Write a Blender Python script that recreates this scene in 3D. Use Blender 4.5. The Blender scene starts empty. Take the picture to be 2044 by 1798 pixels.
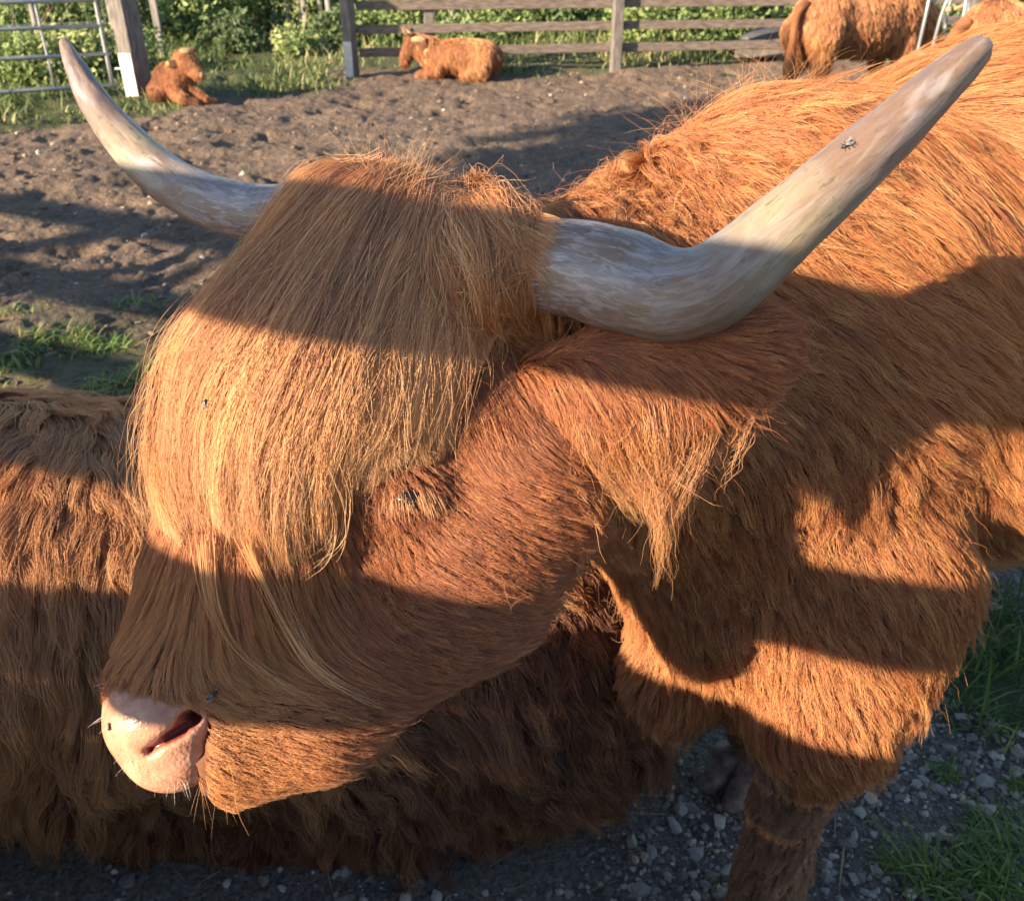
import bpy, math, random
import numpy as np
from mathutils import Vector, kdtree

# ------------------------------------------------------------------ camera, sky, sun, exposure
C = bpy.context.scene.collection
SC = bpy.context.scene
CAM = np.array([0.0, 0.0, 1.45]); PITCH = math.radians(29.7); FPX = 1770.0; CU, CV = 1022.0, 899.0
cd = bpy.data.cameras.new('camera'); cam = bpy.data.objects.new('camera', cd); C.objects.link(cam)
cam.location = CAM; cam.rotation_euler = (math.radians(90) - PITCH, 0, 0)
cd.sensor_width = 36; cd.lens = 36 * FPX / 2044; cd.clip_start = 0.02; cd.clip_end = 400
cd.dof.use_dof = True; cd.dof.focus_distance = 0.92; cd.dof.aperture_fstop = 11
SC.camera = cam
SUN_H = np.array([-0.80, -0.60]); SUN_EL = math.radians(19.6)
sun_dir = np.array([SUN_H[0]*math.cos(SUN_EL), SUN_H[1]*math.cos(SUN_EL), math.sin(SUN_EL)])
w = bpy.data.worlds.new('World'); SC.world = w; w.use_nodes = True
nt = w.node_tree; bg = nt.nodes['Background']; sky = nt.nodes.new('ShaderNodeTexSky')
sky.sky_type = 'NISHITA'; sky.sun_disc = False; sky.sun_elevation = SUN_EL
sky.sun_rotation = math.atan2(SUN_H[0], SUN_H[1]); sky.air_density = 1.2; sky.dust_density = .6; sky.ozone_density = 2.0
nt.links.new(sky.outputs[0], bg.inputs[0]); bg.inputs[1].default_value = 0.08
sl = bpy.data.lights.new('sun', 'SUN'); sl.energy = 5.0; sl.angle = math.radians(0.6); sl.color = (1.0, 0.80, 0.56)
so = bpy.data.objects.new('sun', sl); C.objects.link(so); so.location = (-8, -6, 6)
so.rotation_euler = Vector(sun_dir).to_track_quat('Z', 'Y').to_euler()
vs = SC.view_settings; vs.view_transform = 'Standard'; vs.look = 'None'; vs.exposure = 1.75; vs.gamma = 1
SC.cycles.max_bounces = 8; SC.cycles.diffuse_bounces = 3; SC.cycles.glossy_bounces = 4; SC.cycles.transmission_bounces = 6
SC.cycles.use_denoising = True
SC.cycles_curves.shape = 'RIBBONS'; SC.cycles_curves.subdivisions = 2
FUR = 1.0          # fur density

rng = np.random.default_rng(7); random.seed(7)
FWD = np.array([0, math.cos(PITCH), -math.sin(PITCH)]); UPV = np.array([0, math.sin(PITCH), math.cos(PITCH)]); RT = np.array([1.0, 0, 0])

def ray(U, V):
    return FWD + RT*((U-CU)/FPX) + UPV*((CV-V)/FPX)
def P(U, V, d):
    return CAM + ray(U, V)*d
def gp(U, V, z=0.0):                       # the point of the ground seen at a place of the photo
    r = ray(U, V); return CAM + r*((z-CAM[2])/r[2])
def idir(du, dv):
    v = RT*du - UPV*dv; return v/np.linalg.norm(v)
def nrm(v):
    return v/np.maximum(np.linalg.norm(v, axis=-1, keepdims=True), 1e-9)

# ------------------------------------------------------------------ object helpers
def tag(o, label=None, cat=None, group=None, kind=None):
    if label: o['label'] = label
    if cat: o['category'] = cat
    if group: o['group'] = group
    if kind: o['kind'] = kind
    return o
def link(o, parent=None):
    C.objects.link(o)
    if parent is not None:
        o.parent = parent
        o.matrix_parent_inverse = parent.matrix_basis.inverted()
    return o
def empty(name, loc, label, cat, group=None):
    o = bpy.data.objects.new(name, None); o.empty_display_size = .1; C.objects.link(o); o.location = [float(a) for a in loc]
    bpy.context.view_layer.update()
    return tag(o, label, cat, group)
def mesh_np(name, verts, faces, mat, parent=None, smooth=True, attrs=None):
    """verts Nx3, faces list of index arrays (each MxK)"""
    me = bpy.data.meshes.new(name); verts = np.asarray(verts, np.float32)
    if not isinstance(faces, list): faces = [faces]
    faces = [np.asarray(f, np.int32) for f in faces if len(f)]
    me.vertices.add(len(verts)); me.vertices.foreach_set('co', verts.ravel())
    nl = sum(f.size for f in faces); nf = sum(len(f) for f in faces)
    me.loops.add(nl); me.loops.foreach_set('vertex_index', np.concatenate([f.ravel() for f in faces]))
    me.polygons.add(nf); sizes = np.concatenate([np.full(len(f), f.shape[1], np.int32) for f in faces])
    st = np.concatenate([[0], np.cumsum(sizes)[:-1]]).astype(np.int32)
    me.polygons.foreach_set('loop_start', st); me.polygons.foreach_set('loop_total', sizes)
    me.polygons.foreach_set('use_smooth', np.full(nf, bool(smooth)))
    for k, (dom, typ, arr) in (attrs or {}).items():
        a = me.attributes.new(k, typ, dom)
        a.data.foreach_set('vector' if typ == 'FLOAT_VECTOR' else 'value', np.asarray(arr, np.float32).ravel())
    me.update(); me.validate()
    if mat: me.materials.append(mat)
    o = bpy.data.objects.new(name, me); return link(o, parent)

# ------------------------------------------------------------------ noise
_perm = rng.random((64, 64, 64)).astype(np.float32)
def vnoise(p):
    p = np.asarray(p, float); i = np.floor(p).astype(int); f = p-i; f = f*f*(3-2*f); r = 0
    for a in (0, 1):
        for b in (0, 1):
            for c in (0, 1):
                wgt = (f[..., 0] if a else 1-f[..., 0])*(f[..., 1] if b else 1-f[..., 1])*(f[..., 2] if c else 1-f[..., 2])
                r = r + wgt*_perm[(i[..., 0]+a) & 63, (i[..., 1]+b) & 63, (i[..., 2]+c) & 63]
    return r*2-1
def fbm(p, n=4):
    r = 0; a = 1.0; p = np.asarray(p, float)
    for k in range(n):
        r = r + a*vnoise(p*(2.03**k)+17.3*k); a *= .5
    return r
def n2(x, y, s, n=4, z=0.0):
    return fbm(np.stack([x*s, y*s, np.zeros_like(x)+z], -1), n)

# ------------------------------------------------------------------ shapes by signed distance
class Field:
    def __init__(s, k=.05): s.pr = []; s.k = k; s.cut = []
    def cone(s, a, b, ra, rb, k=None): s.pr.append(('c', np.array(a, float), np.array(b, float), ra, rb, k or s.k)); return s
    def ell(s, c, r, rz=0, k=None, M=None):
        if M is None:
            co, si = math.cos(rz), math.sin(rz); M = np.array([[co, si, 0], [-si, co, 0], [0, 0, 1]])
        s.pr.append(('e', np.array(c, float), np.array(r, float), M, None, k or s.k)); return s
    def raw(s, p):
        res = None
        for t in s.pr:
            if t[0] == 'c':
                a, b, ra, rb = t[1:5]; ab = b-a; L2 = (ab@ab)+1e-12
                h = np.clip(((p-a)@ab)/L2, 0, 1)
                d = np.linalg.norm(p-a-h[..., None]*ab, axis=-1)-(ra+(rb-ra)*h)
            else:
                q = (p-t[1])@t[3].T; r = t[2]
                k0 = np.linalg.norm(q/r, axis=-1); k1 = np.linalg.norm(q/(r*r), axis=-1)+1e-9
                d = k0*(k0-1)/k1
            if res is None: res = d
            else:
                k = t[5]; h = np.clip(.5+.5*(res-d)/k, 0, 1)
                res = res*(1-h)+d*h-k*h*(1-h)
        for f in s.cut: res = np.maximum(res, f(p))
        return res
    def bake(s, lo, hi, h):
        s.lo = np.array(lo, float); s.h = h; n = np.ceil((np.array(hi)-s.lo)/h).astype(int)+1
        ax = [s.lo[i]+h*np.arange(n[i]) for i in range(3)]
        g = np.empty(n, np.float32)
        X, Y = np.meshgrid(ax[1], ax[2], indexing='ij')
        for i in range(n[0]):
            p = np.stack([np.full_like(X, ax[0][i]), X, Y], -1); g[i] = s.raw(p)
        s.g = g; s.n = n; return s
    def __call__(s, p):
        q = (p-s.lo)/s.h; q = np.clip(q, 0, np.array(s.n)-1.001); i = q.astype(int); f = q-i; r = 0
        for a in (0, 1):
            for b in (0, 1):
                for c in (0, 1):
                    r = r+(f[..., 0] if a else 1-f[..., 0])*(f[..., 1] if b else 1-f[..., 1])*(f[..., 2] if c else 1-f[..., 2])*s.g[i[..., 0]+a, i[..., 1]+b, i[..., 2]+c]
        return r
    def grad(s, p):
        e = s.h*.75; g = np.stack([s(p+np.eye(3)[i]*e)-s(p-np.eye(3)[i]*e) for i in range(3)], -1)
        return nrm(g)
    def nets(s):
        f = s.g; sg = f < 0; n = s.n
        A = np.stack([f[a:n[0]-1+a, b:n[1]-1+b, c:n[2]-1+c] for a in (0, 1) for b in (0, 1) for c in (0, 1)], -1)
        neg = (A < 0).sum(-1); m = (neg > 0) & (neg < 8); idx = np.full(m.shape, -1, np.int64); cells = np.argwhere(m)
        idx[m] = np.arange(len(cells)); V = A[m].astype(float)
        cor = np.array([(a, b, c) for a in (0, 1) for b in (0, 1) for c in (0, 1)], float)
        acc = np.zeros((len(cells), 3)); cnt = np.zeros(len(cells))
        for i in range(8):
            for j in range(i+1, 8):
                if np.abs(cor[i]-cor[j]).sum() != 1: continue
                vi, vj = V[:, i], V[:, j]; x = (vi < 0) != (vj < 0); t = np.where(x, vi/np.where(x, vi-vj, 1), 0)
                acc += np.where(x[:, None], cor[i]+(cor[j]-cor[i])*t[:, None], 0); cnt += x
        verts = s.lo+(cells+acc/cnt[:, None])*s.h; F = []
        for ax in range(3):
            o = [k for k in range(3) if k != ax]
            s0 = [slice(None)]*3; s1 = [slice(None)]*3; s0[ax] = slice(0, -1); s1[ax] = slice(1, None)
            a0 = sg[tuple(s0)]; a1 = sg[tuple(s1)]; e = np.argwhere(a0 != a1)
            e = e[(e[:, o[0]] > 0) & (e[:, o[1]] > 0) & (e[:, o[0]] < n[o[0]]-1) & (e[:, o[1]] < n[o[1]]-1)]
            def at(d0, d1):
                q = e.copy(); q[:, o[0]] += d0; q[:, o[1]] += d1; return idx[q[:, 0], q[:, 1], q[:, 2]]
            q = np.stack([at(-1, -1), at(0, -1), at(0, 0), at(-1, 0)], -1)
            flip = a0[e[:, 0], e[:, 1], e[:, 2]]
            if ax == 1: flip = ~flip
            q[~flip] = q[~flip][:, ::-1]; F.append(q)
        return verts, np.concatenate(F)
    def hit(s, U, V, t0=.3):
        r = ray(U, V); r = r/np.linalg.norm(r); t = t0
        for _ in range(300):
            d = float(s.raw((CAM+r*t)[None])[0])
            if d < .001: return CAM+r*t
            t += max(d*.8, .0015)
            if t > 6: return None
        return CAM+r*t

def sample(verts, quads, N, wfun=None):
    a, b, c, d = (verts[quads[:, k]] for k in range(4))
    ar = np.linalg.norm(np.cross(c-a, d-b), axis=1)*.5
    if wfun is not None: ar = ar*wfun((a+b+c+d)/4)
    ar = np.maximum(ar, 0); i = rng.choice(len(quads), N, p=ar/ar.sum()); u, v = rng.random((2, N, 1))
    return (a[i]*(1-u)+b[i]*u)*(1-v)+(d[i]*(1-u)+c[i]*u)*v

# ------------------------------------------------------------------ fur
class Comb:
    """hand-set combing: place, direction, length, lift, gravity"""
    def __init__(s, fld, rows, sig=.07, base=None):
        p, v, q = [], [], []
        for r in rows:
            U, V, du, dv = r[:4]; h = fld.hit(U, V)
            if h is None: continue
            p.append(h); v.append(idir(du, dv)); q.append(r[4:7])
        for r in base or []:
            p.append(r[0]); v.append(nrm(np.array(r[1], float))); q.append(r[2])
        s.p, s.v, s.q = np.array(p), np.array(v), np.array(q, float); s.sig = sig
    def __call__(s, x):
        d2 = ((x[:, None]-s.p)**2).sum(-1); d2 = d2-d2.min(1, keepdims=True)
        w = np.exp(-d2/(2*s.sig**2)); w /= w.sum(1, keepdims=True)
        return w@s.v, w@s.q

def gather(G, per, amt, wav=0.0):
    """pull guide hairs into larger locks"""
    m = max(3, len(G)//per); S = rng.choice(len(G), m, replace=False); kd = kdtree.KDTree(m)
    for i, k in enumerate(S): kd.insert(G[k, 0], i)
    kd.balance(); j = S[np.array([kd.find(r)[1] for r in G[:, 0]])]; n = G.shape[1]; t = np.linspace(0, 1, n)[None, :, None]
    tgt = G[j]-G[j][:, :1]+G[:, :1]+(G[j][:, :1]-G[:, :1])*.85*t; w = amt*t**.8*(.5+.5*rng.random((len(G), 1, 1)))
    ph = rng.random((len(G), 1, 3))*6.28; W = np.sin(ph[j]+t*5)*wav*t
    return G*(1-w)+tgt*w+W
def grow(fld, roots, comb, n, hug=None, lenj=.25, noise=.25, nsc=14., gexp=1.0, layer=None, lmul=1.0, inertia=.6):
    N = len(roots); nor = fld.grad(roots); _, q = comb(roots)
    L = q[:, 0]*lmul*(1+lenj*rng.standard_normal(N)).clip(.35, 1.8); lift, grav = q[:, 1], q[:, 2]
    step = (L/(n-1))[:, None]; path = np.empty((N, n, 3)); p = roots.copy(); path[:, 0] = p
    v, _ = comb(p); d = nrm(nrm(v-(v*nor).sum(-1, keepdims=True)*nor)+nor*lift[:, None]*1.5)
    off = rng.random((N, 1))*50
    for k in range(1, n):
        t = k/(n-1); g = fld.grad(p); v, _ = comb(p); v = nrm(v-(v*g).sum(-1, keepdims=True)*g*.9)
        nz = np.stack([vnoise(p*nsc+7.1*i+off*0) for i in range(3)], -1)*noise
        nd = nrm(v*(1-grav[:, None]*t**gexp*.8)+np.array([0, 0, -1.])*(grav*t**gexp)[:, None]*1.2+g*(lift*(1-t))[:, None]+nz)
        d = nrm(d*inertia+nd*(1-inertia)); p = p+d*step
        s = fld(p); mn = .002+.25*lift*L*min(1, t*2)
        if layer is not None:
            mn = layer*min(1, t*3)*(1-.7*max(0, (t-.45)/.55)); mx = mn+.008
            p = p-g*np.maximum(s-mx, 0)[:, None]*.6
            s = fld(p)
        p = p+fld.grad(p)*np.maximum(mn-s, 0)[:, None]
        path[:, k] = p
    return path

def kids(guides, N, roots, clump=.6, frizz=.003, cur=0.0, gl=.2, cfreq=3., wild=.02):
    """child hairs following the nearest guide lock, drawn together towards its tip"""
    kd = kdtree.KDTree(len(guides))
    for i, r in enumerate(guides[:, 0]): kd.insert(r, i)
    kd.balance(); gi = np.array([kd.find(r)[1] for r in roots]); G = guides[gi]; n = G.shape[1]
    t = np.linspace(0, 1, n)[None, :, None]; off = (roots-G[:, 0])[:, None]
    cl = clump*(.6+.8*rng.random((len(roots), 1, 1))); cl = np.clip(cl, 0, .97)
    scale = (1-gl*rng.random((len(roots), 1, 1)))
    pth = G[:, :1]+(G-G[:, :1])*scale+off*(1-cl*t**1.3)
    ph = rng.random((len(roots), 1, 3))*6.28; fr = cfreq*(.6+.8*rng.random((len(roots), 1, 1)))
    amp = frizz*(.4+1.2*rng.random((len(roots), 1, 1)))
    pth = pth+np.sin(ph+fr*t*6.28)*amp*t**.8
    if cur: # per-lock curl shared by the lock
        lp = rng.random((len(guides), 1, 3))*6.28
        pth = pth+np.sin(lp[gi]+cfreq*1.3*t*6.28)*cur*t
    wl = (rng.random((len(roots), 1, 1)) < wild)
    pth = pth+wl*rng.standard_normal((len(roots), 1, 3))*.02*t**1.5+wl*np.sin(ph*2+t*7)*.004*t
    return pth, gi

def curves(name, path, rad, mat, parent, tint, taper=.75):
    N, n, _ = path.shape; hc = bpy.data.hair_curves.new(name); hc.add_curves([n]*N)
    hc.attributes['position'].data.foreach_set('vector', path.astype(np.float32).ravel())
    a = hc.attributes.get('radius') or hc.attributes.new('radius', 'FLOAT', 'POINT')
    t = np.linspace(0, 1, n)[None]; r = np.broadcast_to(np.asarray(rad).reshape(-1, 1), (N, 1))*(1-taper*t**2)
    a.data.foreach_set('value', r.astype(np.float32).ravel())
    b = hc.attributes.new('tint', 'FLOAT', 'CURVE'); b.data.foreach_set('value', np.asarray(tint, np.float32))
    hc.materials.append(mat); o = bpy.data.objects.new(name, hc); return link(o, parent)

def coat(name, fld, vq, comb, parent, mat, N, per=40, n=8, rad=.00035, wfun=None, tint=0., tintf=None, keep=None, **kw):
    N = max(50, int(N*FUR)); per = max(4, per)
    gk = {k: kw.pop(k) for k in list(kw) if k in ('noise', 'nsc', 'layer', 'lmul', 'gexp', 'lenj', 'inertia')}
    lay = gk.pop('layer', None)
    gr = sample(*vq, max(20, N//per), wfun); rr = sample(*vq, N, wfun)
    if keep is not None: gr = gr[keep(gr)]; rr = rr[keep(rr)]
    gr = gr-fld.grad(gr)*fld(gr)[:, None]; rr = rr-fld.grad(rr)*fld(rr)[:, None]
    if lay is not None: gk['layer'] = lay[0]+(lay[1]-lay[0])*rng.random(len(gr))
    sup = kw.pop('sup', None); G = grow(fld, gr, comb, n, **gk)
    if sup: G = gather(G, *sup)
    pth, gi = kids(G, len(rr), rr, **kw)
    tg = rng.standard_normal(len(gr))*.42
    ti = tint+tg[gi]+rng.standard_normal(len(rr))*.55
    if tintf is not None: ti = ti+tintf(rr)
    return curves(name, pth, rad*(.7+.6*rng.random(len(rr))), mat, parent, ti)

# ------------------------------------------------------------------ materials
def newmat(name):
    m = bpy.data.materials.new(name); m.use_nodes = True; n = m.node_tree.nodes
    return m, m.node_tree, n, m.node_tree.links.new, n['Principled BSDF']
def ramp(n, stops):
    r = n.new('ShaderNodeValToRGB'); e = r.color_ramp.elements
    while len(e) < len(stops): e.new(.5)
    for x, (p, c) in zip(e, stops): x.position = p; x.color = (*c, 1)
    return r
def attr(n, name):
    a = n.new('ShaderNodeAttribute'); a.attribute_name = name; return a
def hair_mat(name, dark, mid, light, rough=.3, tipk=.30, spec=.16, tr_=.22):
    m, tr, n, L, b = newmat(name); out = n['Material Output']
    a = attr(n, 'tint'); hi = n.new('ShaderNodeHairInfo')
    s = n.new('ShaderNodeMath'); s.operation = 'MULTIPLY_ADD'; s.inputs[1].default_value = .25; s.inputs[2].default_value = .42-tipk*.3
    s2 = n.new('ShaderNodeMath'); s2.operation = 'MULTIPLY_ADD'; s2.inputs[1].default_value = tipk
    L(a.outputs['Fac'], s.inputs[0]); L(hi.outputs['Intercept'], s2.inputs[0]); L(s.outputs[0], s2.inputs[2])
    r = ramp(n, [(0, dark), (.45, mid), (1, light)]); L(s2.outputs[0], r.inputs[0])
    L(r.outputs[0], b.inputs['Base Color']); b.inputs['Roughness'].default_value = .75; b.inputs['Specular IOR Level'].default_value = .25
    h = n.new('ShaderNodeBsdfHair'); h.component = 'Reflection'; h.inputs['RoughnessU'].default_value = rough; h.inputs['RoughnessV'].default_value = 1.0; h.inputs['Color'].default_value = (.85, .80, .78, 1)
    h.inputs['Offset'].default_value = math.radians(-6)
    t = n.new('ShaderNodeBsdfHair'); t.component = 'Transmission'; t.inputs['RoughnessU'].default_value = .35; t.inputs['RoughnessV'].default_value = 1.0; L(r.outputs[0], t.inputs['Color'])
    m1 = n.new('ShaderNodeMixShader'); m1.inputs[0].default_value = tr_; L(b.outputs[0], m1.inputs[1]); L(t.outputs[0], m1.inputs[2])
    m2 = n.new('ShaderNodeMixShader'); m2.inputs[0].default_value = spec; L(m1.outputs[0], m2.inputs[1]); L(h.outputs[0], m2.inputs[2]); L(m2.outputs[0], out.inputs['Surface']); return m
def simple(name, col, rough=.8, var=.25, sc=8., bump=0.0, col2=None, metal=0.0, stretch=None):
    m, tr, n, L, b = newmat(name); tc = n.new('ShaderNodeTexCoord'); nz = n.new('ShaderNodeTexNoise')
    nz.inputs['Scale'].default_value = sc; nz.inputs['Detail'].default_value = 6
    src = tc.outputs['Object']
    if stretch:
        mp = n.new('ShaderNodeMapping'); mp.inputs['Scale'].default_value = stretch; L(src, mp.inputs[0]); src = mp.outputs[0]
    L(src, nz.inputs['Vector']); c2 = col2 or tuple(c*(1-var*1.6) for c in col)
    r = ramp(n, [(.35, c2), (.65, col)]); L(nz.outputs['Fac'], r.inputs[0]); L(r.outputs[0], b.inputs['Base Color'])
    b.inputs['Roughness'].default_value = rough; b.inputs['Metallic'].default_value = metal
    if bump:
        bp = n.new('ShaderNodeBump'); bp.inputs['Strength'].default_value = bump; bp.inputs['Distance'].default_value = .01
        L(nz.outputs['Fac'], bp.inputs['Height']); L(bp.outputs[0], b.inputs['Normal'])
    return m
def tint_mat(name, stops, rough=.7, trans=.0, sc=0):
    m, tr, n, L, b = newmat(name); a = attr(n, 'tint'); r = ramp(n, stops); L(a.outputs['Fac'], r.inputs[0])
    L(r.outputs[0], b.inputs['Base Color']); b.inputs['Roughness'].default_value = rough
    if trans:
        t = n.new('ShaderNodeBsdfTranslucent'); mx = n.new('ShaderNodeMixShader'); mx.inputs[0].default_value = trans
        L(r.outputs[0], t.inputs[0]); L(b.outputs[0], mx.inputs[1]); L(t.outputs[0], mx.inputs[2]); L(mx.outputs[0], n['Material Output'].inputs[0])
    return m

M_skin = simple('skin_under_fur', (.16, .06, .025), .9, .3, 30)
M_skin_dark = simple('dark_skin_under_fur', (.08, .033, .016), .9, .3, 30)
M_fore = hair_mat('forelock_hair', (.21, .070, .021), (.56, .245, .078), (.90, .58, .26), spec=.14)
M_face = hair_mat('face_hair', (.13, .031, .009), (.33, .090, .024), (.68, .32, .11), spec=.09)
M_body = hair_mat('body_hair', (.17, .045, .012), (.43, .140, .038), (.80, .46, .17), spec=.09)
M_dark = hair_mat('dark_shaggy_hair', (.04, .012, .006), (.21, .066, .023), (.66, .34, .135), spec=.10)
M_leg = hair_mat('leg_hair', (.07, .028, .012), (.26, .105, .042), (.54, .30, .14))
M_white = hair_mat('pale_whisker', (.6, .5, .38), (.75, .66, .52), (.85, .8, .7))
# ---- more shape helpers
def spl(pts, n):
    """Catmull-Rom through rows of numbers"""
    pts = np.array(pts, float); m = len(pts); q = np.vstack([2*pts[0]-pts[1], pts, 2*pts[-1]-pts[-2]]); out = []
    for x in np.linspace(0, m-1-1e-9, n):
        i = int(x); t = x-i; a, b, c, d = q[i:i+4]
        out.append(.5*((2*b)+(-a+c)*t+(2*a-5*b+4*c-d)*t*t+(-a+3*b-3*c+d)*t**3))
    return np.array(out)
def tube(path, rad, ns=24, cap=True):
    path = np.asarray(path, float); n = len(path); T = nrm(np.gradient(path, axis=0)); ref = np.array([0, 0, 1.]) if abs(T[0][2]) < .9 else np.array([1., 0, 0])
    u = nrm(np.cross(T[0], ref)); vs_ = []
    for i in range(n):
        u = nrm(u-(u@T[i])*T[i]); v = np.cross(T[i], u); a = np.linspace(0, 2*np.pi, ns, endpoint=False)
        vs_.append(path[i]+rad[i]*(np.cos(a)[:, None]*u+np.sin(a)[:, None]*v))
    V = np.concatenate(vs_); i = np.arange(n-1)[:, None]*ns; j = np.arange(ns)[None]; k = (j+1) % ns
    F = np.stack([i+j, i+k, i+ns+k, i+ns+j], -1).reshape(-1, 4); tri = []
    if cap:
        V = np.vstack([V, path[0], path[-1]+T[-1]*rad[-1]*.6]); a, b = n*ns, n*ns+1; j = np.arange(ns); k = (j+1) % ns
        tri = np.vstack([np.stack([np.full(ns, a), k, j], -1), np.stack([np.full(ns, b), (n-1)*ns+j, (n-1)*ns+k], -1)])
    return V, [F, tri] if cap else [F]

def box(c, ax, hx, hy, hz, bev=0.0, ay=None):
    ax = nrm(np.array(ax, float)); az = np.array([0, 0, 1.]) if abs(ax[2]) < .9 else np.array([0, 1., 0])
    ay = nrm(np.cross(az, ax)) if ay is None else nrm(np.array(ay, float)); az = np.cross(ax, ay); V = []
    for sx in (-1, 1):
        for sy in (-1, 1):
            for sz in (-1, 1): V.append(np.array(c)+ax*hx*sx+ay*hy*sy+az*hz*sz)
    F = np.array([[0, 1, 3, 2], [4, 6, 7, 5], [0, 4, 5, 1], [2, 3, 7, 6], [0, 2, 6, 4], [1, 5, 7, 3]]); return np.array(V), F
def bevel(o, wd=.004):
    b = o.modifiers.new('edge', 'BEVEL'); b.width = wd; b.segments = 2; b.limit_method = 'ANGLE'
    for p in o.data.polygons: p.use_smooth = False
    return o
# ================================================================== the ground: trampled earth, gravel by the near cow, grass bank beyond
def gh(x, y):
    """height of the ground sheet"""
    far = np.clip((y-1.6)/2.0, 0, 1)*np.clip(1-(y-12.5)/3, .15, 1)
    clod = n2(x, y, 1.9, 8)*.034+np.abs(n2(x, y, 7.5, 5, 5.0))*.026
    dep = -np.maximum(n2(x, y, 4.2, 2, 9.0)-.25, 0)*.07
    return (clod+dep)*far+n2(x, y, 9, 4)*.004*(1-far)+np.clip((y-12.6)/6, 0, 1)*.25+n2(x, y, .35, 2)*.03*far
def mat_ground():
    m, tr, n, L, b = newmat('trampled_earth'); g = n.new('ShaderNodeNewGeometry'); at = attr(n, 'tint'); gr = attr(n, 'grav')
    def noise(sc, det=8, rg=.6):
        z = n.new('ShaderNodeTexNoise'); z.inputs['Scale'].default_value = sc; z.inputs['Detail'].default_value = det; z.inputs['Roughness'].default_value = rg
        L(g.outputs['Position'], z.inputs['Vector']); return z.outputs['Fac']
    a = noise(2.5); c = noise(38, 6, .7); r1 = ramp(n, [(.30, (.065, .044, .034)), (.5, (.15, .100, .070)), (.70, (.27, .180, .118))]); L(a, r1.inputs[0])
    r2 = ramp(n, [(.35, (.045, .032, .026)), (.5, (.14, .098, .072)), (.66, (.32, .235, .165))]); L(c, r2.inputs[0])
    mx = n.new('ShaderNodeMixRGB'); mx.inputs[0].default_value = .5; L(r1.outputs[0], mx.inputs[1]); L(r2.outputs[0], mx.inputs[2])
    v = n.new('ShaderNodeTexVoronoi'); v.inputs['Scale'].default_value = 130; L(g.outputs['Position'], v.inputs['Vector'])
    rv = ramp(n, [(0, (.10, .092, .086)), (.4, (.20, .19, .182)), (.75, (.29, .28, .272)), (1, (.42, .405, .39))]); L(v.outputs['Color'], rv.inputs[0])
    mg = n.new('ShaderNodeMixRGB'); L(gr.outputs['Fac'], mg.inputs[0]); L(mx.outputs[0], mg.inputs[1]); L(rv.outputs[0], mg.inputs[2])
    mt = n.new('ShaderNodeMixRGB'); L(at.outputs['Fac'], mt.inputs[0]); L(mg.outputs[0], mt.inputs[1]); mt.inputs[2].default_value = (.055, .075, .02, 1)
    L(mt.outputs[0], b.inputs['Base Color']); b.inputs['Roughness'].default_value = .92
    b1 = n.new('ShaderNodeBump'); b1.inputs['Strength'].default_value = .9; b1.inputs['Distance'].default_value = .06; L(noise(26, 10, .65), b1.inputs['Height'])
    b2 = n.new('ShaderNodeBump'); b2.inputs['Strength'].default_value = .5; b2.inputs['Distance'].default_value = .006; L(v.outputs['Distance'], b2.inputs['Height'])
    L(b1.outputs[0], b2.inputs['Normal']); L(b2.outputs[0], b.inputs['Normal']); return m
_y = np.concatenate([[-60, -20, -6], np.linspace(-2, .4, 20), .4+(17-.4)*(np.linspace(0, 1, 640)[1:]**1.7), [19, 23, 30, 45, 80, 140]])
_s = np.concatenate([-np.geomspace(1, 14, 14)[::-1], np.linspace(-.92, .92, 620), np.geomspace(1, 14, 14)])
GX = _s[None]*(1.0+.62*np.clip(_y, 0, 18))[:, None]*.95; GY = np.broadcast_to(_y[:, None], GX.shape)
GZ = gh(GX, GY); _n = GX.shape; _i = np.arange(_n[0]-1)[:, None]*_n[1]+np.arange(_n[1]-1)[None]
def grassy(x, y):      # how grassy the ground is
    e = n2(x, y, 1.3, 3)*.7
    bank = np.clip((y-12.45-.12*(x+2)+e*.55-.5*np.exp(-((x-.2)/1.6)**2)*-1)/.5, 0, 1)
    left = np.clip((-x-2.9-(10.6-y)*.62*0-np.clip(9.4-y, 0, 9)*1.7+e)/.6, 0, 1)*(y > 7)
    leftb = np.clip((y-10.2)/.4, 0, 1)*np.clip((-x-1.9+e*.5)/.5, 0, 1)
    near = np.clip((x-.62-.42*np.clip(y-.9, -1, 3)+e*.12*0)/.2, 0, 1)*np.clip((y-1.02+e*.15)/.15, 0, 1)*np.clip((2.6-y)/.3, 0, 1)*0+np.clip(1-np.hypot((x-1.20)/.40, (y-1.52)/.36)+e*.25, 0, 1)*2
    lp = np.clip(1-np.hypot((x+1.75)/.85, (y-3.45)/.75)+e*.5, 0, 1)*.8
    return np.clip(np.maximum.reduce([bank, left, leftb, near, lp]), 0, 1)
GT = np.clip(grassy(GX, GY), 0, .8); GG = np.clip((2.3-GY+n2(GX, GY, 2., 3)*.6)/.8, 0, 1)*.75
ground = mesh_np('ground', np.stack([GX, GY, GZ], -1).reshape(-1, 3), np.stack([_i, _i+1, _i+_n[1]+1, _i+_n[1]], -1).reshape(-1, 4), mat_ground(),
                 attrs={'tint': ('POINT', 'FLOAT', GT.ravel()), 'grav': ('POINT', 'FLOAT', GG.ravel())})
tag(ground, 'dark trampled earth of the cattle yard with gravel by the near cow', 'ground', kind='structure')

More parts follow.
